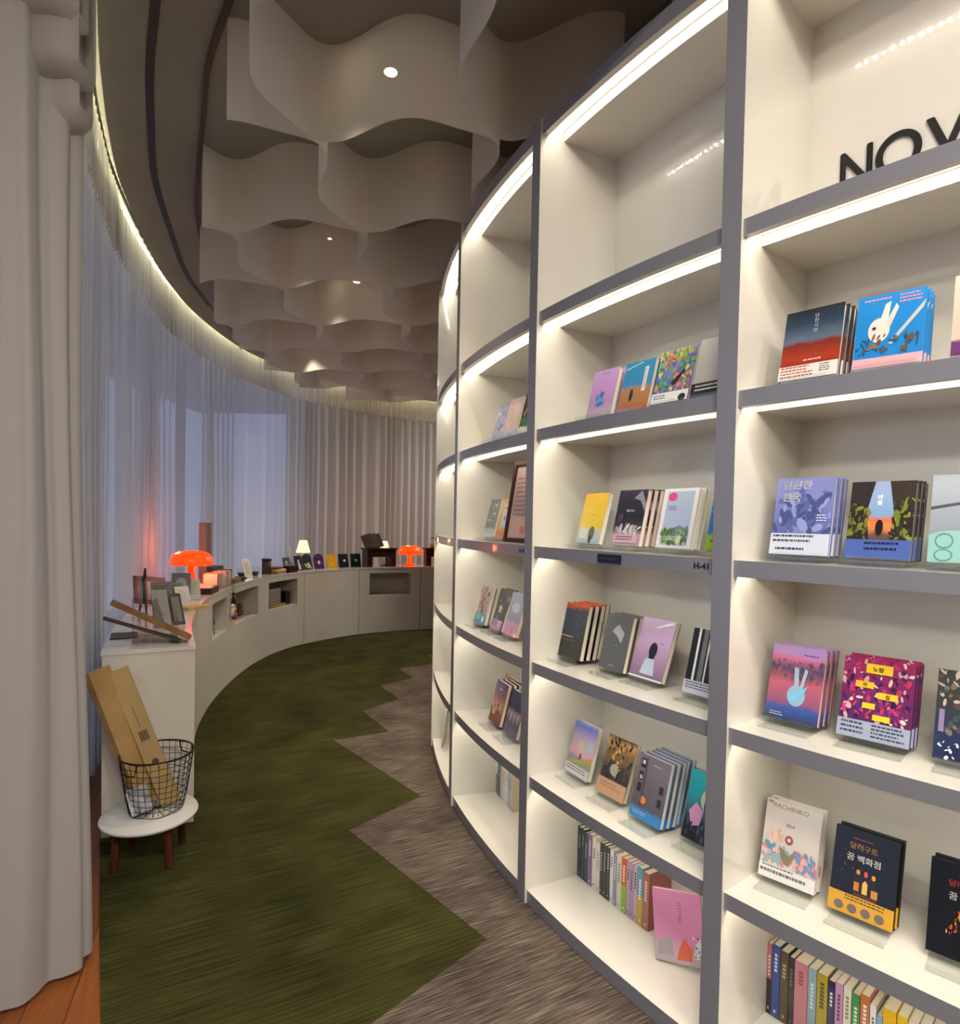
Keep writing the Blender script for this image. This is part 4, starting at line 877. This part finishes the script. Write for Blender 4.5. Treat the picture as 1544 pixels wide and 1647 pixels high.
# unit H-41, second shelf
A('lilac cover with blue flower', 2, -.522, .06, .06, .115, .168, .25, [(0, 'b8b0b4'), (.3, 'c090c8'), (1, 'c8a0d8')], [('s', 26, 22, (.3, .24, .62, .46), .09, ['4a80c8', '5a9ad8', '3a62a8', '6aa8e0']), ('l', .3, .7, .9, .93, 1, '8a5a9a')], n=2)
A('teal sky and orange meadow cover with standing figure', 2, -.556, .063, .06, .118, .168, .27, [(0, 'c8502a'), (.15, 'a87a4a'), (.42, 'b87a4a'), (.5, '3a8ab8'), (1, '2a86b8')], [('e', .38, .3, .06, .13, '1a2030'), ('r', .7, .35, .82, .85, 'e8e8e4'), ('l', .72, .8, .4, .82, 9, '5a7a8a'), ('p', [(.05, .85), (.6, .95), (.6, .97), (.05, .88)], 'b8dce8')], n=3, spine='2a7aa0')
A('colourful painted garden cover with white band', 2, -.588, .067, .031, .128, .178, .29, [(0, '6a5ab0'), (.5, '5a80b8'), (.85, '8ab04a'), (1, 'c8c85a')], [('s', 190, 23, (.02, .2, .98, .98), .06, ['c85a6a', '4a6ac0', 'e0a040', '6ab04a', '8a5ac0', 'e8d060', '3a9a90', 'd87aa0']), ('p', [(.45, .35), (.75, .58), (.8, .55), (.55, .3)], '2a2430'), ('band', .19, 'e8e8e4', [('l', .04, .4, .3, .8, 2, '303030'), ('e', .85, .3, .1, .35, '1a1a1a')])], n=2)
A('silver grey cover with black vertical Korean title', 2, -.619, .07, .0, .13, .188, .29, 'b9b7b2', [('t', '하얼빈', .62, .78, .11, '141414', True), ('band', .23, '2a2826', [('l', .1, .9, .3, .85, 2, 'd8d8d4')])], n=2)
# third shelf
A('yellow cover with pale tree silhouettes', 3, -.502, .10, -.03, .13, .188, .26, [(0, 'a8bcc8'), (.22, 'c0c8c8'), (.34, 'e8c83a'), (1, 'f0bc18')], [('p', [(.05, .2), (.2, .38), (.3, .3), (.42, .3), (.45, .1), (.1, .1)], 'd8d8d0'), ('e', .6, .2, .12, .14, '6a6a50'), ('e', .58, .08, .06, .08, '3a3a34'), ('l', .4, .65, .55, .58, 1, 'b88a10')], n=1)
A('dark cloud and snow cover with pink foot', 3, -.543, .105, -.03, .13, .192, .22, [(0, 'b89aa8'), (.2, 'c0a0a8'), (.28, '4a3c40'), (.5, '23232c'), (.9, '2c2a3a'), (1, '4a3a50')], [('p', [(.55, .85), (.8, .98), (1, .75), (1, .6), (.8, .8)], '8a8a98'), ('s', 34, 24, (.05, .2, .95, .34), .08, ['d0c8d0', 'a89aa8', 'e0dce0']), ('t', '겨울 지나', .5, .6, .045, 'c8c8d0'), ('e', .2, .5, .1, .08, '4a3a48'), ('r', .08, .05, .9, .19, 'd8b0bc'), ('l', .15, .85, .08, .17, 2, '4a3a40')], n=4)
A('white cover with pink circle above a green valley', 3, -.587, .105, -.06, .132, .19, .22, 'e4e6e8', [('p', [(.12, .05), (.9, .05), (.9, .95), (.12, .95)], 'b0c0dc'), ('e', .28, .86, .13, .075, 'e84a8a'), ('l', .2, .5, .62, .7, 2, '5a6a9a'), ('p', [(.12, .28), (.4, .33), (.62, .38), (.9, .3), (.9, .2), (.12, .2)], '7a88a8'), ('s', 60, 25, (.14, .1, .88, .3), .08, ['5a8a4a', '8ab05a', 'd8d8c8', '6a7a5a', '4a6a3a']), ('l', .2, .8, .12, .2, 3, 'e8e8e0')], n=2)
A('blue striped cover with lime band beside the divider', 3, -.628, .10, -.05, .13, .2, .24, [(0, '8ab01a'), (.22, '9ac02a'), (.26, '2a70b8'), (1, '3a90d0')], [('s', 40, 26, (.05, .3, .95, .95), .1, ['5aa8d8', '2a60a8', '4a90d0']), ('l', .1, .6, .1, .16, 1, '2a3010')], n=1)
# fourth shelf
A('black cover with red glow along its top', 4, -.474, .12, .036, .142, .209, .21, [(0, '0e1016'), (.3, '12141c'), (.6, '1e2840'), (.88, '24344c'), (.95, 'c8402a'), (1, 'd85a3a')], [('s', 18, 27, (.5, .4, .95, .9), .06, ['1a3a5a', '2a4a6a', '162434']), ('l', .1, .6, .36, .4, 1, 'c8ccd4'), ('l', .05, .8, .28, .34, 1, '7a3a2a')], n=4, thick=.022)
A('plain grey cover with pale mountain ghost', 4, -.523, .14, -.05, .13, .196, .24, '5c5e5e', [('p', [(.3, .68), (.42, .78), (.5, .82), (.6, .78), (.78, .68), (.7, .5), (.5, .62)], 'a8acac'), ('t', '스노볼', .5, .42, .04, '8a8e8e'), ('l', .4, .6, .06, .09, 1, 'b8bcbc')], n=3)
A('lilac cover with dark haired girl in white, plastic wrapped', 4, -.557, .15, -.033, .142, .206, .34, [(0, '7a6a80'), (.2, '9a7a98'), (.6, 'c0a0c8'), (1, 'c8b0d0')], [('p', [(.3, .08), (.36, .3), (.5, .4), (.64, .34), (.72, .08)], 'b8c8dc'), ('e', .54, .48, .12, .13, '16141a'), ('p', [(.46, .34), (.62, .34), (.64, .5), (.44, .5)], '16141a'), ('l', .7, .82, .58, .62, 1, '8a7090'), ('r', .0, .0, 1, .03, 'e8e8ec'), ('p', [(.45, .86), (.9, .98), (.95, .95), (.5, .84)], 'f0f0f4')], n=1, thick=.022)
A('black and white striped cover with pale band beside the divider', 4, -.608, .14, -.03, .13, .2, .26, '17191a', [('r', .16, 0, .22, 1, 'e4e4e4'), ('r', .3, 0, .42, 1, '6a7070'), ('r', .46, 0, .5, 1, 'e4e4e4'), ('r', .66, 0, .7, 1, '2a5a50'), ('band', .2, 'c4c8dc', [('l', .05, .95, .3, .9, 3, '3a3a48')])], n=1)
# fifth shelf
A('pastel cover with two round balloons', 5, -.484, .14, -.02, .135, .198, .26, [(0, 'c8c8d0'), (.2, '8a9a6a'), (.3, '7a7a9a'), (.4, 'd0a0b0'), (.7, 'b8a0c8'), (.92, '5a6ac0'), (1, '8aa0d8')], [('e', .45, .55, .16, .12, 'c8b8a8'), ('e', .8, .6, .14, .12, 'a8b8cc'), ('p', [(0, .2), (1, .42), (1, .28), (0, .18)], 'a89a4a'), ('e', .5, .36, .04, .06, '2a2c50'), ('band', .18, 'd0ccd4', [('l', .05, .9, .3, .85, 2, '5a5a68')])], n=1)
A('dark forest cover with golden light and tan band', 5, -.528, .13, .02, .132, .202, .33, [(0, 'b8946a'), (.3, '2a2c30'), (.5, '5a4a38'), (.75, '8a6a3a'), (.9, 'c8984a'), (1, '2a3038')], [('s', 60, 28, (.02, .3, .98, .98), .07, ['1a2028', '2a3438', '3a3028', '141a20', '6a5030']), ('s', 26, 29, (.3, .35, .65, .92), .05, ['e8b85a', 'd8a040', 'c8783a', 'f0d890']), ('e', .45, .45, .14, .1, 'a8a090'), ('band', .27, 'c49a74', [('l', .1, .9, .4, .8, 2, 'a07a58')])], n=1)
A('grey building cover with dark windows and blue foot', 5, -.57, .10, -.05, .131, .202, .24, [(0, '3a88c8'), (.14, '3a88c8'), (.18, '5a5458'), (.6, '6a6268'), (1, '7a7078')], [('r', .1, .78, .25, .93, '2a2628'), ('r', .14, .84, .22, .90, 'd8d4cc'), ('r', .1, .58, .22, .72, '2a2628'), ('r', .13, .6, .2, .66, 'c8c4bc'), ('r', .1, .4, .22, .54, '2a2628'), ('r', .78, .5, .9, .62, '2a2628'), ('r', .78, .3, .9, .42, '2a2628'), ('e', .35, .3, .1, .06, 'd8884a'), ('l', .48, .75, .84, .9, 1, 'a8a0a4'), ('l', .1, .6, .05, .12, 2, 'a8d0e8'), ('p', [(.27, .2), (.3, .2), (.3, .95), (.27, .95)], '4a4448')], n=5, thick=.018)
A('teal cover with pink figure and black foot beside the divider', 5, -.612, .13, -.02, .135, .205, .25, [(0, '0e1014'), (.25, '14161c'), (.34, '3a3a50'), (.6, '1a8a98'), (1, '1aa0a8')], [('e', .62, .62, .28, .2, 'b8b49a'), ('e', .62, .55, .18, .2, '1a1418'), ('p', [(.2, .2), (.4, .25), (.45, .45), (.25, .55), (.1, .4)], 'c890b8'), ('p', [(.6, .25), (.9, .3), (.95, .6), (.75, .5)], 'c84a8a'), ('e', .6, .55, .07, .09, 'e0d0d8'), ('s', 20, 30, (.1, .05, .9, .25), .05, ['2a2a3a', '4a4a60'])], n=1)

# third unit
A('pale lilac patterned cover', 2, -.361, .05, .05, .110, .17, .25, 'b4b4cc', [('s', 40, 31, (.05, .08, .95, .92), .09, ['7a80b0', 'd8d8e4', '9098c0'])], n=1)
A('pale pink patterned cover', 2, -.389, .05, .04, .118, .172, .25, 'd8c0c0', [('s', 40, 32, (.05, .2, .95, .92), .09, ['e8a8a0', 'c8c890', 'e8d8d0']), ('r', 0, 0, 1, .18, 'b0c0d8')], n=1)
A('dark striped cover with green foot, third unit', 2, -.421, .055, .03, .13, .19, .25, [(0, 'd8d8d0'), (.12, 'd8d8d0'), (.16, '1a5a3a'), (.35, '2a5a40'), (.4, '2a2420'), (1, '4a3a34')], [('p', [(.1, .4), (.5, .95), (.6, .95), (.2, .4)], 'b89880'), ('p', [(.5, .4), (.9, .9), (1, .9), (.6, .4)], 'a08870')], n=1)
A('grey green cover with white drops', 3, -.316, .095, .03, .127, .186, .24, [(0, 'b8c0c4'), (.2, 'a8b0b4'), (.25, '6a7a78'), (1, '5a6a6c')], [('s', 26, 33, (.15, .4, .8, .9), .05, ['d8e0e0', 'a8b0a0', 'b8a040', 'e8ecec'])], n=1)
A('orange yellow cover with a grey drawn door', 3, -.350, .099, .02, .127, .184, .25, 'e0a84a', [('r', .2, .25, .8, .88, 'c8c8bc'), ('r', .26, .3, .74, .82, 'd8d8d0'), ('e', .5, .5, .08, .06, '8a8a80'), ('l', .3, .7, .7, .8, 1, '6a6a60'), ('l', .3, .7, .9, .95, 1, 'a86a20'), ('r', .05, .03, .95, .18, 'd8842a')], n=1)
A('floral figure cover with turquoise band', 4, -.289, .10, .06, .131, .194, .24, 'c4b4b0', [('s', 44, 34, (.05, .25, .6, .95), .1, ['a85a48', 'd89a80', '7a4a44', 'c87a60']), ('s', 30, 35, (.5, .3, .95, .95), .08, ['7a7a8a', '3a3a44', 'b0b0bc']), ('band', .27, '3a94b4', [('l', .1, .6, .3, .9, 3, 'c8e0e8'), ('e', .8, .5, .1, .3, 'e0f0f4')])], n=4)
A('dark night street cover with lilac band', 4, -.330, .12, 0, .132, .2, .30, '25262e', [('s', 50, 36, (.05, .25, .95, .95), .06, ['4a5060', '8a90a0', '1a1a20', 'c8ccd8', '3a4458']), ('r', .35, .42, .5, .58, 'e8d8b0'), ('band', .24, 'b090c0', [('l', .08, .6, .3, .9, 3, '4a3a5a'), ('l', .6, .95, .3, .9, 2, 'e0d0e8')])], n=2)
A('grey blue cover with pink speckled foot', 4, -.366, .12, 0, .132, .198, .28, [(0, 'b8a0b8'), (.3, 'b8a0b8'), (.34, '8a94a4'), (1, 'a0a8b4')], [('e', .5, .65, .3, .12, 'b8c0c8'), ('s', 12, 37, (.2, .05, .8, .2), .07, ['e06a70', 'e88a8a'])], n=1)
A('purple sky and orange street cover', 5, -.336, .11, .0, .134, .197, .24, [(0, '6a2a20'), (.25, '8a4030'), (.32, '8a6a4a'), (.5, 'b8785a'), (.65, '7a4a68'), (1, '3a2a60')], [('s', 26, 38, (.05, .28, .95, .5), .08, ['a88a60', '5a4a40', 'd8b080']), ('l', .4, .7, .78, .84, 1, 'd8c8e0'), ('e', .3, .25, .12, .06, 'c8a070')], n=4)
A('brown cover with white label, half hidden to the left', 5, -.318, .19, .0, .134, .197, .2, '8a6450', [('r', .1, .6, .5, .9, 'e0dcd8'), ('s', 20, 39, (.1, .1, .9, .5), .09, ['b88a70', '6a4a3a'])], n=1)
A('deep navy cover with reflection lines', 5, -.376, .11, .0, .134, .197, .26, [(0, '6a6a80'), (.3, '4a4a60'), (.5, '8a7a80'), (.6, '1e2248'), (1, '24284e')], [('r', .3, .3, .34, .5, 'c8c8d8'), ('r', .55, .28, .58, .48, 'c8c8d8'), ('r', .8, .3, .83, .5, 'c8c8d8')], n=1)
# framed panel leaning in the third unit
ta = -.414; rz = face_rot(ta, .05); t = thing('notice_board', 'dark brown framed panel with pinkish sheet leaning in the third unit', 'frame', tuple(bp(ta, .05, SZ(3)+.006)), rz); t.rotation_euler = (-.16, 0, rz)
b = MB(); w, h = .26, .35
for q in ((-w/2, 0, 0, w/2, .018, .018), (-w/2, 0, h-.018, w/2, .018, h), (-w/2, 0, .0181, -w/2+.018, .018, h-.0181), (w/2-.018, 0, .0181, w/2, .018, h-.0181)): b.box(*q, walnut)
b.build('frame', t); b = MB(); b.box(-w/2+.018, .008, .018, w/2-.018, .012, h-.018, mat('b89a90', .5)); paint(b, [('l', .15, .85, .3, .8, 9, '8a7068'), ('e', .5, .15, .08, .05, 'c86a5a')], lambda x, z, d: Vector((x, .008-d, z)), w, h); b.build('sheet', t)
# card with poppies at the limb of the curve
ta = -.110; rz = face_rot(ta, -.25); b = MB(); w, h = .16, .24; b.box(-w/2, 0, 0, w/2, .006, h, mat('dcd8d0', .6))
paint(b, [('s', 50, 40, (.05, .05, .95, .6), .12, ['5a8a4a', '3a6a3a', '8aa870']), ('e', .6, .8, .12, .06, 'c8283a'), ('e', .75, .62, .13, .08, 'd86a5a'), ('e', .35, .55, .06, .04, 'c83a4a'), ('s', 18, 41, (.1, .1, .9, .5), .06, ['e8e8e0'])], lambda x, z, d: Vector((x, -d, z)), w, h)
o = b.build('poppy_card'); o.location = bp(ta, .06, SZ(6)+.003); o.rotation_euler = (-.12, 0, rz); tag(o, 'white card painted with red poppies at the left limb of the bookcase', 'card')

# upright books on the bottom shelves: (thickness, height, depth, spine colour, second colour, words)
def row(t0, rin, books, where, grp, lean=0):
    tt = t0
    for q, (tk, h, d, c, c2, wd) in enumerate(books):
        tc = tt-(tk/2)/(BR-rin); rz = face_rot(tc); e = .0012
        prev = books[q-1][5] if q else None; nxt = books[q+1][5] if q+1 < len(books) else None
        lb = '%s upright book' % wd+(', between %s and %s' % (prev, nxt) if prev and nxt else ', first at the left end' if not prev else ', last at the right end')+where
        t = thing('upright_book', lb, 'book', tuple(bp(tc, rin, SZ(6)+.001)), rz, grp)
        sp = cov(c); b = MB(); b.box(-tk/2+e, .004, .002, tk/2-e, d-.003, h-.002, paper); b.build('pages', t)
        b = MB(); b.box(-tk/2, e, 0, -tk/2+e, d, h, sp); b.box(tk/2-e, e, 0, tk/2, d, h, sp); b.box(-tk/2, 0, 0, tk/2, e, h, sp)
        P = lambda x, z, dd: Vector((x, -dd, z))
        rnd = random.Random(q*7+int(tk*1e4)); L_ = []
        if c2[0] == '/': L_ += [('r', 0, 0, 1, .5, c2[1:])]; ink = 'f0f0ea'
        else: ink = c2
        v = rnd.uniform(.75, .85)
        for g_ in range(rnd.randint(4, 7)): L_.append(('r', .32, v, .68, v+.035, ink)); v -= .052
        L_.append(('r', .38, .07, .62, .11, ink)); paint(b, L_, P, tk, h); b.build('cover', t)
        tt -= (tk+.0016)/(BR-rin)
g1, g2, g3 = 'upright books on the nearest bottom shelf', 'upright books on the H-41 bottom shelf', 'upright books on the third bottom shelf'
row(-.6472, .245, [(.013, .205, .14, 'b86a70', '/101014', 'rose and black'), (.021, .21, .14, '2c4fa0', 'e0e4f0', 'royal blue'), (.022, .205, .13, '4a3c22', 'c8b070', 'dark bronze'), (.014, .2, .15, '16161a', '6a6a70', 'thin black'), (.034, .2, .14, 'c47a8a', '8a3a50', 'thick rose pink'),
 (.021, .2, .14, '8aa8b8', 'e0e8d8', 'pale blue patterned'), (.026, .2, .13, 'a89a20', '3a3408', 'olive yellow'), (.016, .195, .14, '1c1e4c', 'e8e8f0', 'deep navy'), (.018, .2, .14, 'c490bc', '5a2a5a', 'lilac'), (.018, .2, .13, 'e0dac8', '8a8478', 'cream'),
 (.018, .195, .14, '3a8a4a', 'd8f0d8', 'leaf green'), (.02, .205, .14, 'c8703a', '/141210', 'orange and black'), (.013, .19, .14, 'e8e8e6', '6a6a6a', 'thin white'), (.012, .17, .12, '7ab0d8', 'f0f4f8', 'sky blue'), (.028, .2, .13, 'e8b80c', '8a5a10', 'thick yellow'),
 (.022, .2, .14, 'e0c020', '2a6a4a', 'bright yellow'), (.02, .2, .14, 'dcd4b8', '6a6450', 'straw'), (.02, .2, .14, 'ece6d8', '8a8478', 'ivory'), (.022, .2, .14, 'd890a8', '8a3a5a', 'candy pink'), (.018, .2, .14, 'e0b0bc', '8a5a6a', 'blush pink')], ', nearest unit', g1)
row(-.4565, .235, [(.02, .2, .14, '1e2f3a', '7a94a0', 'slate teal'), (.02, .2, .14, '1c2c38', '8aa4b0', 'dark teal'), (.018, .2, .14, '22343e', '7a94a0', 'blackish teal'), (.018, .195, .14, '2a3c44', '9ab4c0', 'grey teal'), (.026, .2, .13, '7a6a98', 'd8d0e8', 'dusty purple'),
 (.022, .2, .14, 'e4e2da', '3a3a3a', 'white with black print'), (.02, .19, .14, 'dcdad4', '9a9890', 'plain white'), (.015, .2, .14, '1a1c1c', 'c8ccc8', 'matt black'), (.018, .2, .14, '1e2624', 'a8b0a8', 'green black'), (.018, .2, .14, '262a2a', 'b8bcb8', 'charcoal'),
 (.017, .2, .14, 'dcdcdc', '30304a', 'white with navy print'), (.015, .19, .14, '8a90a0', 'e0e0e8', 'grey blue'), (.024, .2, .13, 'd8d6c8', '6a7a5a', 'stone white'), (.022, .2, .14, 'e05a20', '/8ac020', 'orange and lime'), (.016, .2, .14, 'b8a0b8', '3a2430', 'mauve'), (.016, .2, .14, 'b098b0', '3a2430', 'dark mauve'),
 (.016, .2, .14, 'c0a8c0', '3a2430', 'light mauve'), (.024, .205, .14, '5a9ab4', '/c8a428', 'blue and yellow'), (.026, .2, .14, 'a8685a', 'e0d0c8', 'brick red')], ', H-41 unit', g2)
row(-.2760, .228, [(.02, .2, .14, 'e4e4e0', '/3a4040', 'white and grey'), (.016, .2, .14, '3a4248', 'e8e8e8', 'slate'), (.02, .195, .14, '16202c', '8a9aac', 'ink blue'), (.022, .2, .14, 'a8b8c8', '4a6a8a', 'ice blue'), (.018, .2, .14, 'c8d0d4', '6a8a9a', 'pale grey'), (.03, .2, .13, 'e4dcd0', 'b8706a', 'cream with rose print'),
 (.018, .19, .14, 'e8e0d8', 'c86a70', 'pinkish white'), (.022, .2, .14, 'e8d0b0', '7a5a3a', 'peach'), (.024, .19, .14, '8ab0dc', '3a5a9a', 'light blue'), (.02, .2, .14, 'd8c8a8', '6a5a40', 'sand')], ', third unit', g3)
# pink book leaning cover-out at the end of the H-41 row, and a small red one
ta = -.590; rz = face_rot(ta, .5); t = thing('display_book', 'large pink book leaning cover outwards at the end of the bottom row', 'book', tuple(bp(ta, .185, SZ(6)+.004)), rz); t.rotation_euler = (-.2, -.12, rz); t['group'] = 'books shown cover outwards'; t.location.z += .012
book_mesh(t, .15, .21, .018, [(0, 'b8b0b4'), (.1, 'c8b0b8'), (.35, 'd890b8'), (1, 'd88ab8')], [('p', [(.05, .08), (.4, .1), (.35, .34), (.08, .28)], 'a8a4a8'), ('p', [(.45, .05), (.75, .06), (.78, .22), (.62, .36), (.5, .2)], 'e07050'), ('p', [(.8, .1), (.97, .12), (.95, .4), (.84, .3)], 'dce0e4'), ('s', 12, 44, (.8, .1, .96, .4), .03, ['4a4a58', '6a9a6a', 'e8e8e8']), ('l', .52, .6, .55, .85, 8, '8a5a80')], 'd888b0')
ta = -.628; rz = face_rot(ta, .1); t = thing('upright_book', 'small orange red book leaning beside the divider on the bottom shelf', 'book', tuple(bp(ta, .12, SZ(6)+.006)), rz); t.rotation_euler = (0, .35, rz)
b = MB(); b.box(-.0138, .003, .002, .0138, .117, .148, paper); b.build('pages', t); b = MB(); b.box(-.015, 0, 0, .015, .003, .15, cov('c8543a')); b.box(-.015, .003, 0, -.0138, .12, .15, cov('c8543a')); b.box(.0138, .003, 0, .015, .12, .15, cov('c8543a')); paint(b, [('r', .3, .3, .7, .8, 'e8a890')], lambda x, z, d: Vector((x, -d, z)), .03, .15); b.build('cover', t)
